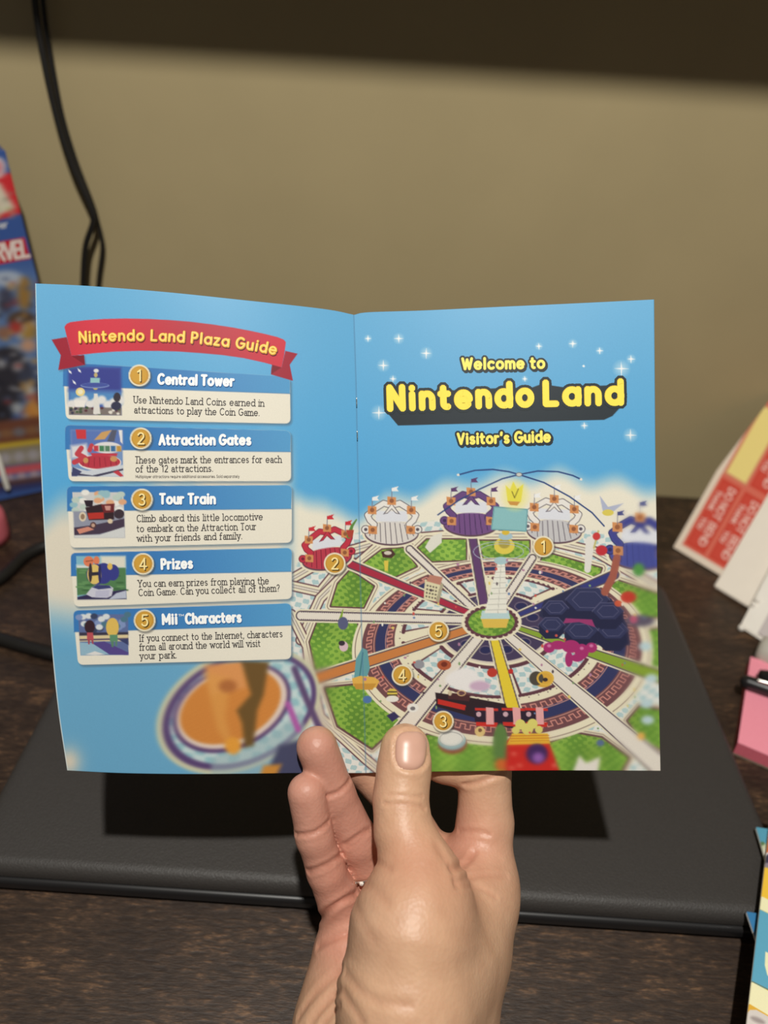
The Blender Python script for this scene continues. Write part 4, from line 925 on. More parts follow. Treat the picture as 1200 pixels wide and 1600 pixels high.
def art_left(c):
    park(c)
    X, Y = c.X, c.Y
    # big out-of-focus plaza disc in the foreground of the print
    d0 = Canvas(np.zeros((1, 1)), np.zeros((1, 1))); d0.sh, d0.X, d0.Y, d0.c = c.sh, c.X, c.Y, c.c.copy()
    d = d0; R = -.42
    d.ell(372, 1110, 134, 92, (206, 206, 176), 3, rot=R); d.ell(374, 1110, 126, 85, (92, 70, 118), 3, rot=R); d.ell(376, 1109, 116, 77, lambda x, y: floral(x * .6, y * .6) * np.array((.86, .95, .98)), 3, rot=R)
    d.poly([(330, 1185), (420, 1150), (470, 1110), (480, 1150), (440, 1215), (330, 1215)], (160, 184, 190), 6, alpha=.6)
    d.ell(362, 1106, 97, 64, (92, 66, 112), 3, rot=R); d.ell(362, 1105, 91, 59, (228, 208, 196), 3, rot=R)
    d.ell(360, 1104, 83, 53, lambda x, y: np.where((np.sin((x * .5 + y) * .9) > .3)[:, None], (206, 128, 58), (218, 142, 68)), 2, rot=R)
    d.poly([(320, 1040), (380, 1030), (385, 1075), (330, 1085)], (224, 152, 90), 8); d.poly([(318, 1050), (360, 1060), (352, 1120), (366, 1178), (340, 1140)], (226, 160, 82), 10, alpha=.7)
    d.poly([(376, 1030), (420, 1034), (412, 1085), (402, 1110), (396, 1165), (382, 1168), (378, 1130), (370, 1110), (392, 1085)], (112, 84, 44), 7)
    d.ell(364, 1165, 13, 13, (232, 160, 62), 6); d.ell(356, 1072, 14, 10, (180, 110, 60), 8)
    d.line([(450, 1100), (466, 1140)], 9, (178, 92, 170), 4); d.line([(460, 1045), (478, 1090), (500, 1140)], 10, (96, 76, 116), 4)
    d.poly([(420, 1200), (436, 1165), (490, 1150), (500, 1215), (420, 1215)], (72, 74, 104), 8); d.poly([(412, 1196), (440, 1194), (430, 1215), (405, 1215)], (206, 140, 60), 6)
    d.poly([(240, 1215), (250, 1120), (236, 1150), (232, 1215)], (150, 180, 196), 6, alpha=.0)
    d.blur(ss(1000, 1045, Y) * ss(535, 495, X), 2); c.c = d.c
    for i, (q, pq) in enumerate(zip(CARDS, PICS)):
        tl, tr, br, bl, hl, hr = q
        sh = [(p[0] + 2.5, p[1] + 3) for p in (tl, tr, br, bl)]
        c.poly(rounded(sh, 9), (86, 110, 130), 5, alpha=.75)
        c.poly(rounded([tl, tr, br, bl], 9), (238, 232, 216), 1)
        def hd(x, y): t = np.clip((x - 230) / 225, 0, 1)[:, None]; return np.array((60, 124, 190.)) * (1 - t) + np.array((88, 160, 210.)) * t
        top = rounded([tl, tr, br, bl], 9)
        c.poly([p for p in top[:12]] + [hr, hl], hd, 1)
        c.line([hl, hr], 1.3, (70, 120, 170), 1, alpha=.7)
        c.poly(pq, [(70, 96, 170), (120, 150, 196), (206, 206, 206), (132, 186, 206), (96, 112, 160)][i], 1)
        def T(u, v): return lerp(lerp(pq[0], pq[1], u), lerp(pq[3], pq[2], u), v)
        W = 80.0
        def pl(pts, cc, s=1.2): c.poly([T(*p) for p in pts], cc, s)
        def el(u, v, ru, rv, cc, s=1.2): c.ell(*T(u, v), ru * W, rv * 74, cc, s)
        if i == 0:
            pl([(0, 0), (1, 0), (1, .5), (0, .5)], (58, 66, 146), 8); pl([(0, .5), (1, .5), (1, .75), (0, .75)], (84, 140, 196), 10)
            for u in range(9): el(.05 + u * .115, .78 - .05 * (u % 3), .09, .09, (226, 224, 222), 4)
            pl([(0, .84), (1, .84), (1, 1), (0, 1)], (126, 116, 112), 2)
            for k in range(30): el(rng.uniform(.03, .97), rng.uniform(.84, .98), .03, .025, [(70, 90, 60), (226, 220, 210), (90, 50, 60), (60, 60, 80)][k % 4], 1.5)
            pl([(.48, .55), (.55, .55), (.60, .98), (.46, .98)], (224, 222, 216)); pl([(.42, .22), (.60, .22), (.59, .33), (.41, .33)], (146, 196, 200)); el(.51, .42, .05, .05, (210, 190, 90)); el(.52, .16, .035, .05, (196, 176, 120)); el(.53, .07, .05, .04, (226, 226, 226))
            el(.50, .38, .28, .06, (120, 140, 196), 1); el(.50, .37, .26, .045, (68, 84, 160), 1)
            for u, v in ((.20, .07), (.10, .32), (.02, .10)): pl([(u - .03, v - .05), (u + .03, v), (u + .04, v + .05), (u - .01, v + .02)], (238, 238, 240))
            el(.22, .52, .09, .09, (236, 214, 140)); el(.22, .52, .05, .05, (240, 232, 200)); pl([(.10, .70), (.32, .70), (.30, .84), (.12, .84)], (238, 234, 228)); el(.92, .62, .07, .10, (54, 50, 62)); el(.90, .80, .10, .09, (50, 52, 78))
        elif i == 1:
            pl([(0, 0), (1, 0), (1, .4), (0, .6)], (92, 120, 186), 8); pl([(0, .35), (.3, .3), (.35, .6), (0, .62)], (220, 218, 222), 6)
            pl([(.10, .0), (.30, .0), (.30, .2), (.12, .2)], (206, 58, 66)); pl([(.45, .22), (.60, .05), (.80, .0), (.66, .2)], (206, 160, 100)); pl([(.80, .0), (.70, .25), (.84, .25), (.90, .0)], (86, 90, 110)); pl([(.93, 0), (1, 0), (1, .3), (.96, .25)], (236, 232, 230))
            el(.55, .70, .42, .17, (238, 232, 226)); el(.55, .69, .40, .145, (186, 56, 72)); 
            for k in range(7): c.line([T(.25 + k * .1, .60), T(.22 + k * .11, .78)], 1, (140, 36, 52))
            c.line([T(.20, .40), T(.12, .52), T(.26, .60), T(.06, .70)], 8, (196, 66, 78)); c.line([T(.40, .34), T(.36, .44)], 7, (196, 66, 78))
            pl([(.38, .50), (.90, .50), (.88, .56), (.40, .56)], (196, 58, 74)); el(.28, .66, .05, .06, (206, 150, 96)); el(.82, .62, .07, .06, (206, 150, 96)); el(.70, .38, .28, .12, (226, 222, 222)); 
            for k, cc in enumerate(((196, 60, 72), (70, 130, 90), (90, 130, 100), (60, 110, 160), (196, 150, 70))): pl([(.44 + .11 * k, .34), (.53 + .11 * k, .34), (.53 + .11 * k, .46), (.44 + .11 * k, .46)], cc, 1.5)
            pl([(0, .80), (.3, .88), (1, .74), (1, 1), (0, 1)], (206, 212, 220), 2); pl([(0, .92), (.4, .98), (1, .82), (1, .86), (.5, 1), (0, .98)], (60, 58, 84)); pl([(.02, .80), (.2, .9), (.1, 1), (0, 1)], (66, 70, 110)); pl([(.80, .9), (.9, .86), (1, .98), (.94, 1)], (196, 60, 72))
        elif i == 2:
            for k in range(24): el(rng.uniform(0, 1), rng.uniform(0, .4), .08, .06, [(150, 190, 200), (236, 234, 228), (226, 170, 130), (190, 206, 196)][k % 4], 2)
            pl([(0, .42), (1, .42), (1, 1), (0, 1)], (146, 150, 168), 3); pl([(0, .78), (.4, .72), (1, .58), (1, .78), (.5, .92), (0, .95)], (70, 56, 76)); pl([(0, .95), (.5, .94), (1, .76), (1, 1), (0, 1)], (212, 214, 214)); pl([(.05, .82), (.28, .76), (.4, .82), (.1, .92)], (212, 140, 120))
            pl([(.24, .34), (.55, .26), (.80, .30), (.80, .60), (.30, .62)], (52, 34, 40)); pl([(.28, .46), (.60, .44), (.60, .58), (.30, .60)], (184, 52, 44)); pl([(.22, .18), (.40, .18), (.38, .32), (.26, .32)], (46, 34, 44)); pl([(.55, .27), (.82, .25), (.80, .44), (.60, .46)], (110, 40, 44)); pl([(.62, .30), (.74, .30), (.73, .40), (.64, .40)], (206, 150, 140))
            el(.18, .54, .07, .10, (222, 206, 180)); el(.18, .54, .04, .06, (150, 120, 96)); el(.38, .73, .06, .07, (90, 60, 60)); el(.38, .73, .035, .04, (196, 160, 140)); el(.72, .64, .05, .05, (220, 200, 170)); el(.90, .48, .10, .10, (60, 48, 58))
        elif i == 3:
            pl([(.5, 0), (1, 0), (1, .28), (.5, .26)], (226, 222, 206), 5); pl([(0, .20), (.3, .22), (.3, .3), (0, .3)], (220, 226, 222), 4); pl([(0, .27), (1, .27), (1, .8), (0, .9)], (84, 128, 84), 2)
            for k in range(26): el(rng.uniform(0, 1), rng.uniform(.32, .8), .08, .02, [(66, 106, 66), (104, 150, 96)][k % 2], 2)
            pl([(.0, .94), (.3, .86), (1, .78), (1, 1), (0, 1)], (52, 46, 84), 2); pl([(.64, 1), (.8, .86), (1, .80), (1, .98)], (190, 196, 214))
            c.ell(*T(.25, .12), 8, 8, (226, 128, 92), 1.2); el(.41, .10, .06, .09, (226, 128, 92)); c.line([T(.20, .12), T(.33, .10)], 1.6, (150, 86, 60))
            el(.55, .40, .17, .22, (58, 62, 138)); el(.40, .42, .19, .22, (58, 62, 138)); el(.36, .42, .14, .21, (226, 196, 112)); pl([(.24, .38), (.45, .36), (.45, .44), (.24, .46)], (50, 46, 60)); el(.28, .38, .035, .20, (58, 50, 56)); el(.47, .40, .03, .20, (46, 46, 96)); el(.74, .38, .12, .17, (58, 62, 138)); el(.68, .24, .05, .07, (226, 190, 96))
            pl([(.30, .72), (.40, .66), (.66, .68), (.74, .74), (.70, .92), (.60, .97), (.30, .95), (.18, .88)], (206, 206, 220)); pl([(.31, .72), (.40, .66), (.66, .68), (.70, .74), (.44, .77)], (60, 66, 118)); pl([(.38, .80), (.66, .79), (.64, .95), (.36, .95)], (190, 190, 212))
        else:
            for k in range(24): el(rng.uniform(0, 1), rng.uniform(0, .4), .07, .06, [(60, 70, 100), (130, 150, 196), (220, 224, 226), (80, 120, 140)][k % 4], 2)
            pl([(0, .44), (1, .44), (1, .52), (0, .52)], (60, 56, 74), 2); pl([(0, .52), (1, .50), (1, .66), (0, .66)], (224, 206, 160), 2); pl([(0, .60), (1, .58), (1, .62), (0, .64)], (96, 84, 106)); pl([(0, .68), (.3, .70), (.6, .98), (.0, 1)], (150, 186, 206), 2); pl([(.25, .70), (.5, .66), (1, .94), (.98, 1), (.6, .98)], (86, 72, 140)); pl([(.80, .62), (1, .60), (1, .76)], (58, 66, 108)); pl([(.1, .98), (.3, .9), (.5, .98), (.3, 1)], (226, 224, 222))
            # two small plain visitors seen from behind
            el(.22, .30, .10, .14, (58, 36, 46)); pl([(.16, .44), (.28, .44), (.29, .62), (.15, .62)], (190, 84, 92)); pl([(.17, .62), (.21, .62), (.20, .73), (.17, .73)], (170, 70, 84)); pl([(.24, .62), (.28, .62), (.28, .72), (.25, .72)], (170, 70, 84))
            el(.68, .32, .125, .20, (226, 190, 96)); pl([(.62, .50), (.78, .50), (.78, .66), (.62, .66)], (96, 146, 112)); pl([(.64, .66), (.70, .66), (.69, .80), (.65, .80)], (90, 136, 104)); pl([(.73, .66), (.77, .66), (.76, .78), (.73, .78)], (90, 136, 104))
    for x, y, _ in COINS_L + [COINS_R[1]]: coin(c, x, y, 17)
    # ribbon banner
    RB = lambda a: [(80 + x / 3., 490 + y / 3.) for x, y in a]
    c.poly(RB([(8, 130), (75, 117), (100, 205), (160, 202), (163, 247), (40, 272), (52, 202)]), (70, 110, 140), 4, alpha=.6)
    c.poly(RB([(2, 122), (72, 110), (95, 198), (155, 195), (158, 240), (33, 265), (45, 195)]), (160, 34, 54), 1); c.poly(RB([(95, 198), (155, 195), (158, 240)]), (128, 22, 40), 1)
    c.poly(RB([(1098, 175), (1155, 188), (1118, 240), (1133, 315), (1030, 285), (1035, 238), (1080, 252)]), (164, 38, 58), 1); c.poly(RB([(1035, 238), (1080, 252), (1030, 285)]), (128, 22, 40), 1)
    c.poly(RB([(62, 62), (72, 48), (90, 40), (160, 31), (250, 25), (350, 23), (450, 25), (550, 30), (650, 38), (750, 50), (850, 65), (930, 80), (1000, 95), (1060, 110), (1090, 122), (1100, 134), (1092, 195), (1080, 252), (1000, 230), (900, 208), (800, 194), (700, 185), (600, 178), (500, 175), (400, 175), (300, 178), (200, 186), (95, 198), (78, 130)]),
           lambda x, y: np.array((200, 48, 66.)) + 14 * np.sin((x - 80) * .02)[:, None] * np.array((1, .5, .5)), 1)
    c.line(SPINE, 2.4, (96, 140, 176), 2, alpha=.5)
    c.c *= .95   # everything printed so far taken down evenly
    # fine bright cut edge of the paper
    c.line([(55, 443), (58, 570), (62.5, 700), (70, 850), (80, 1000), (91, 1110), (105, 1204)], 2.0, (214, 222, 222), 1.2)
YEL2, DRK = (250, 228, 84), (36, 46, 52)
ir = Ink()
for txt, a, b, cap, hw in (('Welcome to', (723, 576.5), (850, 574.5), 19, 1.55), ("Visitor's Guide", (716, 693.5), (859, 689.5), 18.5, 1.5)):
    st = lay(txt, [a, b], cap - 3, gap=.36, space=.5); hw += .6; ir.add(st, hw + 3.0, DRK, 1); ir.add(st, hw + 2.6, DRK, 1, (1.6, 2.0)); ir.add(st, hw, (252, 234, 110), 2)
for txt, a, b, cap in (('Nintendo', (609.5, 638.5), (830, 632), 33), ('Land', (853, 631), (970, 629), 33)):
    st = lay(txt, [a, b], cap, gap=.47); ir.add(st, 9.6, DRK, 1); ir.add(st, 5.4, (214, 180, 50), 2); ir.add(st, 4.9, YEL2, 3, (.3, .4))
def digits(ink, lst):
    for x, y, ch in lst:
        wd = G[ch][0] * 17; st = lay(ch, [(x - wd / 2, y + 8.5), (x + wd / 2, y + 8.5)], 17, gap=0)
        ink.add(st, 1.35, (84, 62, 24), 2, (1.3, 1.3)); ink.add(st, 1.2, (246, 226, 160), 3)
digits(ir, [k for k in COINS_R if k[2] != '2'])
il2 = Ink(); digits(il2, COINS_L + [COINS_R[1]])
RIB = [(125, 534.5), (180, 531.8), (230, 531.5), (262, 532.6), (293, 534.5), (327, 537.5), (360, 541.5), (397, 547), (430, 553.5)]
st = lay('Nintendo Land Plaza Guide', RIB, 15.5, gap=.38, space=.5)
il2.add(st, 2.3, (112, 30, 36), 2, (1.2, 1.5)); il2.add(st, 2.15, (232, 176, 56), 3); il2.add(st, .95, (252, 222, 120), 4, (-.3, -.4))
for txt, a, b in (('Central Tower', (247.5, 599.2), (364.5, 602.5)), ('Attraction Gates', (249.5, 694.3), (391, 694.3)), ('Tour Train', (250.5, 786.6), (335.5, 786.4)), ('Prizes', (253, 888.6), (300, 887)), ('Mii', (255, 975), (276, 974.3)), ('Characters', (291, 974), (376, 971.2))):
    s2 = lay(txt, [a, b], 14.5, gap=.36); il2.add(s2, 2.3, (44, 98, 160), 2, (.7, .9)); il2.add(s2, 2.0, (246, 248, 248), 3)
il2.add(lay('TM', [(279, 963), (287, 962.7)], 3, gap=.2), .35, (240, 244, 246), 3)
for txt, a, b in (('Use Nintendo Land Coins earned in', (209.3, 629.4), (412, 634.8)), ('attractions to play the Coin Game.', (210, 645.2), (405, 649.6)), ('These gates mark the entrances for each', (211.5, 723.6), (439.4, 722.6)), ('of the 12 attractions.', (212.3, 737.6), (332.3, 736.6)),
                  ('Climb aboard this little locomotive', (214.2, 815.2), (410, 812.2)), ('to embark on the Attraction Tour', (214.2, 831), (400, 827.5)), ('with your friends and family.', (214.6, 846.2), (378, 842)),
                  ('You can earn prizes from playing the', (216, 917), (419.6, 912.2)), ('Coin Game. Can you collect all of them?', (217, 931), (436.6, 923.8)), ('If you connect to the Internet, characters', (218.2, 1002.4), (441, 995)), ('from all around the world will visit', (218.4, 1016.2), (406.5, 1010)), ('your park.', (219, 1030), (275.6, 1028))):
    il2.add(lay(txt, [a, b], 10.3, gap=.27, serif=True, space=.52), .60, (58, 54, 56), 2)
il2.add(lay('Multiplayer attractions require additional accessories. Sold separately', [(212, 746.6), (374, 746.2)], 4.2, gap=.24, space=.36), .30, (120, 114, 110), 2)

book = empty('booklet', P(565, 1206, .3005)); tag(book, 'open glossy sky blue visitor guide booklet held up in the hand', 'booklet')
pl_ = printed_sheet('left_page', S_left, D_left, 500, 760, art_left, il2, M_page, thick=0.0005); under(pl_, book)
pr_ = printed_sheet('right_page', S_right, D_right, 470, 740, art_right, ir, M_page, thick=0.0005); under(pr_, book)
for yy in (628, 680):
    xs = 557.0 + (yy - 620) * .020
    a = [P(xs, yy - 7, .2984), P(xs, yy - 6, .2979), P(xs + .2, yy, .29785), P(xs + .3, yy + 6, .2979), P(xs + .3, yy + 7, .2984)]
    under(tube('staple', a, 0.00022, M_metal, seg=8), book)
# ------------------------------------------------------------------ the hand (one continuous skin surface grown from a distance field)
def J(px, py, Z): return np.array([(px - 600) / FPX * Z, (py - 800) / FPX * Z, Z])   # camera-aligned metres: right, down, away
def smin(a, b, k):
    h = np.clip(.5 + .5 * (b - a) / k, 0, 1); return b + (a - b) * h - k * h * (1 - h)
def cone(p, a, b, ra, rb):
    ab = b - a; t = np.clip(((p - a) @ ab) / ab.dot(ab), 0, 1)
    d = p - a; return np.sqrt(((d - t[..., None] * ab) ** 2).sum(-1)) - (ra + (rb - ra) * t)
def chain(p, js, k):
    d = None
    for (a, ra), (b, rb) in zip(js[:-1], js[1:]):
        c_ = cone(p, a, b, ra, rb); d = c_ if d is None else smin(d, c_, k)
    return d
THUMB = [(J(633, 1170, .2862), .0092), (J(631, 1205, .2838), .0093), (J(626, 1250, .2805), .0094), (J(631, 1300, .2765), .0100), (J(651, 1352, .2715), .0120), (J(651, 1403, .2672), .0168), (J(642, 1450, .2640), .0203), (J(636, 1560, .2600), .0232), (J(620, 1680, .262), .0215)]
PINKY = [(J(479, 1238, .2845), .0071), (J(491, 1306, .2870), .0068), (J(509, 1360, .2918), .0071), (J(541, 1432, .3020), .0093)]
RING = [(J(495, 1167, .2885), .0077), (J(523, 1240, .2935), .0075), (J(558, 1313, .3005), .0080), (J(600, 1400, .314), .0098)]
MIDDLE = [(J(524, 1148, .3085), .0072), (J(562, 1190, .3105), .0080), (J(620, 1250, .3155), .0088), (J(686, 1366, .3185), .0100)]
INDEX = [(J(640, 1168, .3095), .0074), (J(694, 1188, .3100), .0086), (J(757, 1203, .3105), .0104), (J(758, 1285, .3100), .0112), (J(748, 1372, .306), .0136)]
WR, WU = J(684, 1610, .284), J(545, 1605, .290)
PALM = [([INDEX[-1], (J(720, 1490, .296), .0160), (J(690, 1610, .285), .0172)]), ([(J(735, 1350, .3105), .0118), (J(688, 1354, .316), .0112)]),
        ([MIDDLE[-1], (J(640, 1500, .306), .0120), (J(630, 1620, .290), .0150)]), ([RING[-1], (J(590, 1500, .304), .0130), (J(590, 1620, .290), .0170)]),
        ([PINKY[-1], (J(556, 1500, .2985), .0165), (J(546, 1605, .2900), .0196)]),
        ([(WR, .0170), (J(672, 1800, .272), .0190), (J(660, 2060, .250), .0220)]), ([(WU, .0180), (J(548, 1800, .278), .0205), (J(545, 2060, .256), .0230)]), ([(J(615, 1640, .272), .0190), (J(610, 1820, .268), .0205), (J(604, 2060, .250), .0230)])]
def hand_sdf(p):
    d = None
    for c_ in PALM:
        e = chain(p, c_, .006); d = e if d is None else smin(d, e, .011)
    th = chain(p, THUMB, .004)
    # ball of the thumb, and the web to the index knuckle
    th = smin(th, cone(p, J(672, 1405, .272), J(684, 1500, .270), .0140, .0170), .008)
    sd = np.clip((FPX * p[..., 0] / p[..., 2] - 5) / 80, 0, 1)   # crisp on the palm side of the thumb, webbed towards the index finger
    d = smin(d, th, .0022 + .0075 * sd)
    d = smin(d, cone(p, J(705, 1425, .286), J(748, 1385, .302), .0125, .0125), .008)
    d = smin(d, chain(p, [(J(738, 1422, .294), .0140), (J(709, 1496, .283), .0168), (J(674, 1604, .273), .0190), (J(662, 1800, .262), .0205)], .006), .014)
    fs = None
    for f in (INDEX, MIDDLE, RING, PINKY):
        e = chain(p, f, .0022); fs = e if fs is None else smin(fs, e, .0011)
    return smin(d, fs, .0032)
def to_world(p): return CAM + p[..., :1] * rt - p[..., 1:2] * up + p[..., 2:3] * fw
H = 0.00095
lo, hi = np.array([-.062, .068, .222]), np.array([.062, .262, .336])
ax = [np.arange(lo[i], hi[i], H) for i in range(3)]
n3 = tuple(len(a) for a in ax)
# coarse pass, then fine values only near the skin
vals = np.full(n3, .02, np.float32); st_ = 4
ca = [a[::st_] for a in ax]
cg = np.stack(np.meshgrid(*ca, indexing='ij'), -1); cvv = hand_sdf(cg)
near = np.argwhere(np.abs(cvv) < H * st_ * 1.9)
sgn = np.sign(cvv); vals[:] = (np.repeat(np.repeat(np.repeat(sgn, st_, 0), st_, 1), st_, 2)[:n3[0], :n3[1], :n3[2]] * .02)
offs = np.stack(np.meshgrid(*[np.arange(-st_ // 2, st_ // 2 + 1)] * 3, indexing='ij'), -1).reshape(-1, 3)
ii = np.unique(np.ravel_multi_index(np.clip((near[:, None] * st_ + offs).reshape(-1, 3), 0, np.array(n3) - 1).T, n3))
for ch in np.array_split(ii, max(1, len(ii) // 400000)):
    q = np.stack(np.unravel_index(ch, n3), -1) * H + lo; vals.ravel()[ch] = hand_sdf(q)
def surface_nets(v):
    corner = [(i, j, k) for i in (0, 1) for j in (0, 1) for k in (0, 1)]
    sh = np.array(v.shape) - 1
    C8 = np.stack([v[i:i + sh[0], j:j + sh[1], k:k + sh[2]] for i, j, k in corner], -1)
    neg = C8 < 0; act = np.argwhere(neg.any(-1) & ~neg.all(-1)); cv8 = C8[act[:, 0], act[:, 1], act[:, 2]]
    sm = np.zeros((len(act), 3)); ct = np.zeros(len(act)); cr = np.array(corner, float)
    for a in range(8):
        for b in range(a + 1, 8):
            if np.abs(cr[a] - cr[b]).sum() != 1: continue
            x = (cv8[:, a] < 0) != (cv8[:, b] < 0); t = np.where(x, cv8[:, a] / np.where(x, cv8[:, a] - cv8[:, b], 1), 0)
            sm += np.where(x[:, None], cr[a] + (cr[b] - cr[a]) * t[:, None], 0); ct += x
    verts = act + sm / ct[:, None]
    idx = -np.ones(tuple(sh), np.int64); idx[act[:, 0], act[:, 1], act[:, 2]] = np.arange(len(act))
    quads = []
    for axn in range(3):
        o1, o2 = [(1, 2), (2, 0), (0, 1)][axn]
        s0 = [slice(1, v.shape[i] - 1) for i in range(3)]; s0[axn] = slice(0, v.shape[axn] - 1)
        s1 = list(s0); s1[axn] = slice(1, v.shape[axn])
        a, b = v[tuple(s0)] < 0, v[tuple(s1)] < 0
        e = np.argwhere(a != b); st0 = np.array([s.start for s in s0]); base = e + st0
        fl = a[tuple(e.T)]
        d1 = np.zeros(3, int); d1[o1] = 1; d2 = np.zeros(3, int); d2[o2] = 1
        g_ = lambda o: idx[tuple((base - o).T)]
        q = np.stack([g_(d1 * 0), g_(d1), g_(d1 + d2), g_(d2)], -1)
        q[~fl] = q[~fl][:, ::-1]; quads.append(q)
    q = np.concatenate(quads); return verts, q[(q >= 0).all(1)]
hv_, hq = surface_nets(vals)
hp = lo + hv_ * H
def grad(p, e=.0004):
    g_ = np.stack([hand_sdf(p + np.eye(3)[i] * e) - hand_sdf(p - np.eye(3)[i] * e) for i in range(3)], -1)
    return g_ / (np.linalg.norm(g_, axis=-1)[:, None] + 1e-9)
Nn = grad(hp); hp = hp - Nn * np.clip(hand_sdf(hp), -H, H)[:, None]
for _ in range(3):   # relax the net where fingers meet
    ac = np.zeros_like(hp); cn = np.zeros(len(hp))
    for a_, b_ in ((0, 1), (1, 2), (2, 3), (3, 0)):
        np.add.at(ac, hq[:, a_], hp[hq[:, b_]]); np.add.at(ac, hq[:, b_], hp[hq[:, a_]]); np.add.at(cn, hq[:, a_], 1); np.add.at(cn, hq[:, b_], 1)
    hp = hp + .5 * (ac / np.maximum(cn, 1)[:, None] - hp)
def hit(px, py):
    """first skin point seen along a pixel's ray"""
    px = np.asarray(px, float); py = np.asarray(py, float); Z = np.full(px.shape, .225); dirn = np.stack([(px - 600) / FPX, (py - 800) / FPX, np.ones_like(px)], -1)
    for _ in range(90): Z = Z + np.clip(hand_sdf(dirn * Z[..., None]), -.002, .01) * .8
    return dirn * Z[..., None]
def polydist(p, line):
    d = np.full(len(p), 9.)
    for a, b in zip(line[:-1], line[1:]):
        e = b - a; t = np.clip(((p - a) @ e) / (e.dot(e) + 1e-12), 0, 1); d = np.minimum(d, np.linalg.norm(p - a - t[:, None] * e, axis=1))
    return d
CREASE = [ # pixel polyline, depth mm, half-width mm
    ([(462, 1304), (478, 1304), (491, 1301.5), (504, 1293), (514, 1284)], .75, .8), ([(481, 1361), (496, 1357), (512, 1350), (525, 1342), (534, 1335)], .65, .9), ([(484, 1366), (503, 1360), (520, 1352)], .35, .7),
    ([(510, 1244), (522, 1241), (532, 1236), (541, 1227), (547, 1219)], .75, .8), ([(539, 1320), (549, 1314), (560, 1306), (570, 1299), (579, 1296)], .65, .9), ([(541, 1326), (556, 1318), (574, 1303)], .3, .7),
    ([(498, 1437), (511, 1424), (524, 1415), (540, 1405), (558, 1396)], 1.0, 1.2), ([(497, 1479), (508, 1473), (520, 1467), (532, 1463), (542, 1459)], .7, 1.2),
    ([(467, 1588), (480, 1568), (494, 1550), (514, 1532), (534, 1516)], .6, 1.3), ([(486, 1598), (499, 1581), (512, 1566), (531, 1546)], .6, 1.3), ([(505, 1600), (520, 1582), (531, 1570)], .5, 1.2),
    ([(606, 1242), (618, 1242.5), (631, 1243.5), (645, 1244.5), (660, 1244)], .35, .6), ([(600, 1255), (615, 1256.5), (631, 1256.5), (647, 1258), (658, 1261), (664, 1264)], .5, .7), ([(612, 1249.5), (630, 1250), (650, 1251)], .22, .5), ([(606, 1265), (630, 1266), (652, 1268)], .18, .6), ([(610, 1274), (632, 1275), (650, 1276)], .15, .6),
    ([(717, 1299), (738, 1299), (752, 1300), (764, 1304)], .5, .9), ([(706, 1357), (722, 1353), (733, 1345), (741, 1332)], .7, 1.2), ([(711, 1377), (733, 1372), (752, 1368), (772, 1368), (792, 1369)], .35, 1.0), ([(712, 1383), (735, 1384), (756, 1390), (775, 1402)], .3, 1.0),
    ([(684, 1322), (695, 1342), (706, 1363), (713, 1382)], .35, 1.6), ([(726, 1226), (742, 1224), (757, 1219), (786, 1207)], .7, 1.0),
    ([(584, 1343), (598, 1352), (610, 1358)], .3, 1.0), ([(540, 1520), (560, 1545), (590, 1565), (640, 1572)], .35, 1.4), ([(536, 1550), (552, 1575), (566, 1598)], .4, 1.4), ([(556, 1412), (566, 1440), (584, 1468)], .25, 1.6), ([(574, 1380), (592, 1396), (606, 1412)], .25, 1.5)]
NAILC, NA, NB = (642.5, 1172), 25.5, 30.5
disp = np.zeros(len(hp)); tint = np.zeros(len(hp)); rgb = np.tile(np.array((224, 180, 146.)), (len(hp), 1))
front = Nn[:, 2] < .45
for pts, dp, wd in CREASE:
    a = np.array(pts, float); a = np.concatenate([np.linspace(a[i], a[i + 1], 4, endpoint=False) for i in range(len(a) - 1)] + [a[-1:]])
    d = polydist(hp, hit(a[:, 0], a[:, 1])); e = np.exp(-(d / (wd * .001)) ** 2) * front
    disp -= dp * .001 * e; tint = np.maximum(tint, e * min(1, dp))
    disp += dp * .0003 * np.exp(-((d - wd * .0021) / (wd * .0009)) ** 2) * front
sx, sy = 600 + FPX * hp[:, 0] / hp[:, 2], 800 + FPX * hp[:, 1] / hp[:, 2]
qn = (np.abs((sx - NAILC[0]) / NA) ** 2.5 + np.abs((sy - NAILC[1]) / NB) ** 2.5) ** .4
onth = front & (hp[:, 2] < .284) & (sy < 1225)
disp += np.where(onth, .0003 * np.exp(-((qn - 1.24) / .14) ** 2) - .0006 * np.exp(-((qn - 1.02) / .07) ** 2), 0)
def wgt(c, r): return np.exp(-(np.linalg.norm(hp - c, axis=1) / r) ** 2)[:, None]
fing = sum(wgt(J(*k), .014) for k in ((480, 1245, .284), (498, 1180, .283), (505, 1330, .289), (548, 1290, .292), (530, 1230, .287), (520, 1390, .294)))
rgb = rgb + np.clip(fing, 0, 1) * (np.array((212, 154, 134.)) - rgb)
palm = sum(wgt(J(*k), .020) for k in ((520, 1430, .29), (560, 1400, .295), (715, 1325, .302)))
rgb = rgb + np.clip(palm, 0, 1) * .8 * (np.array((222, 158, 136.)) - rgb)
rgb = rgb + (wgt(J(690, 1400, .265), .014) * .5 + wgt(J(640, 1345, .262), .012) * .5) * (np.array((214, 150, 122.)) - rgb)
rgb = rgb + (wgt(J(560, 1440, .25), .016) * .4) * (np.array((204, 160, 134.)) - rgb)
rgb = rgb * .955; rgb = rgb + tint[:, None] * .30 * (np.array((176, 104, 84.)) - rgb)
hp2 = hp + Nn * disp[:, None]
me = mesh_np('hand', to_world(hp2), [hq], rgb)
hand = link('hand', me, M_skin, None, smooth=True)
tag(hand, 'bare right hand pinching the open booklet from below, thumb in front of the page', 'hand')
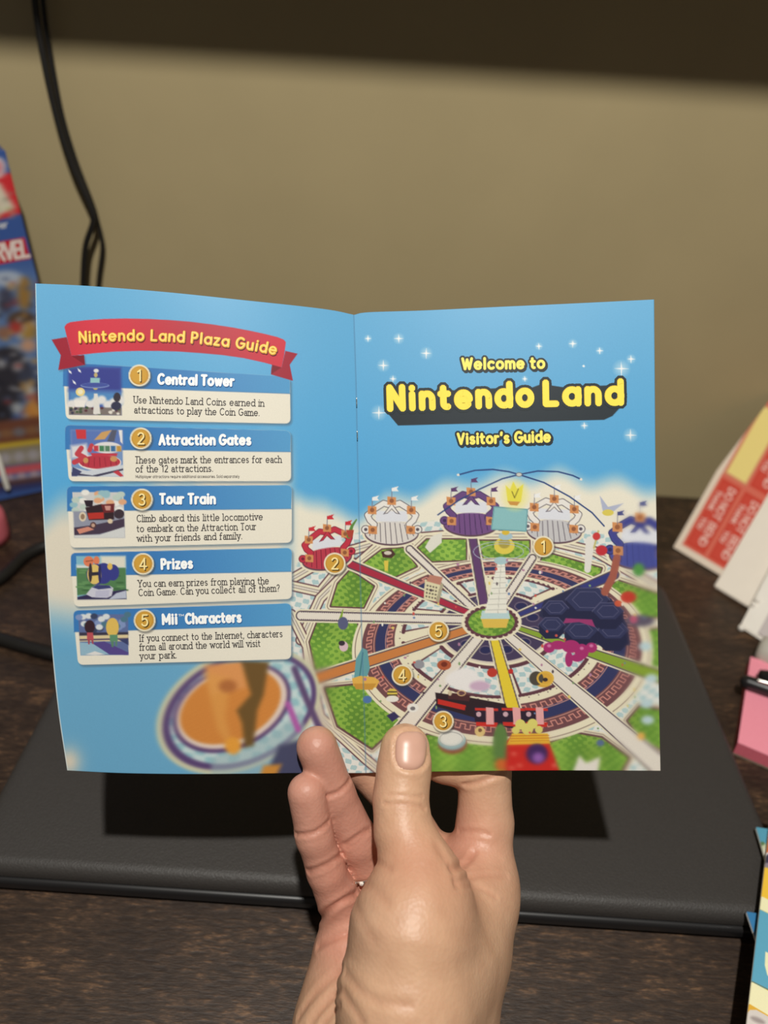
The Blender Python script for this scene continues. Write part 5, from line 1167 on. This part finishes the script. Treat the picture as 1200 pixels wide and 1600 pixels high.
# thumbnail: a curved plate bedded in the skin
R_, T_ = np.meshgrid(np.linspace(0, 1, 16), np.linspace(0, 2 * math.pi, 64, endpoint=False))
cs, sn = np.cos(T_), np.sin(T_)
ex = 2 / 3.0
nx = NAILC[0] + 3 * 0 + NA * R_ * np.sign(cs) * np.abs(cs) ** ex * (1 - .06 * np.sign(sn) * np.abs(sn)); ny = NAILC[1] + NB * R_ * np.sign(sn) * np.abs(sn) ** ex
nx = nx + (ny - NAILC[1]) * -.05
hpn = hit(nx.ravel(), ny.ravel()); nn = grad(hpn); lift = .00055 * (1 - R_.ravel() ** 6) - .0004 * R_.ravel() ** 10
nv_ = to_world(hpn + nn * lift[:, None]); nq = []
for i in range(64):
    for j in range(15): nq.append((i * 16 + j, i * 16 + j + 1, ((i + 1) % 64) * 16 + j + 1, ((i + 1) % 64) * 16 + j))
nail = link('thumbnail', mesh_np('thumbnail', nv_, [np.array(nq)]), M_nail, hand, smooth=True)
# ring of small stones on the ring finger
rc, r_ax = RING[2][0] * .36 + RING[3][0] * .64, RING[3][0] - RING[2][0]; r_ax = r_ax / np.linalg.norm(r_ax)
rr = RING[2][1] * .36 + RING[3][1] * .64 + .0004
hq_ = hit(567., 1373.); rc = RING[2][0] + r_ax * np.dot(hq_ - RING[2][0], r_ax); rr = np.linalg.norm(hq_ - rc) + .0007   # sits on the skin there
ra_ = np.cross(r_ax, [0, 0, 1.]); ra_ /= np.linalg.norm(ra_); rb_ = np.cross(r_ax, ra_)
fr = empty('finger_ring', to_world(rc)); tag(fr, 'slim silver ring set with small stones on the ring finger', 'ring')
circ = [to_world(rc + (rr + .0007) * (math.cos(t) * ra_ + math.sin(t) * rb_)) for t in np.linspace(0, 2 * math.pi, 33)]
under(tube('band', circ, .00075, M_silver, seg=8, sub=2), fr)
gem0 = None
for k in range(30):
    t = 2 * math.pi * k / 30; nrm3 = math.cos(t) * ra_ + math.sin(t) * rb_; c0 = rc + (rr + .0013) * nrm3
    wn = to_world(c0 + nrm3) - to_world(c0)
    gm = lathe('stone', to_world(c0), wn, [(.0003, -.0006), (.0010, 0), (.0007, .0007), (.0002, .0008)], M_gem if k % 2 else M_silver, seg=8)
    for p_ in gm.data.polygons: p_.use_smooth = False
    under(gm, fr)
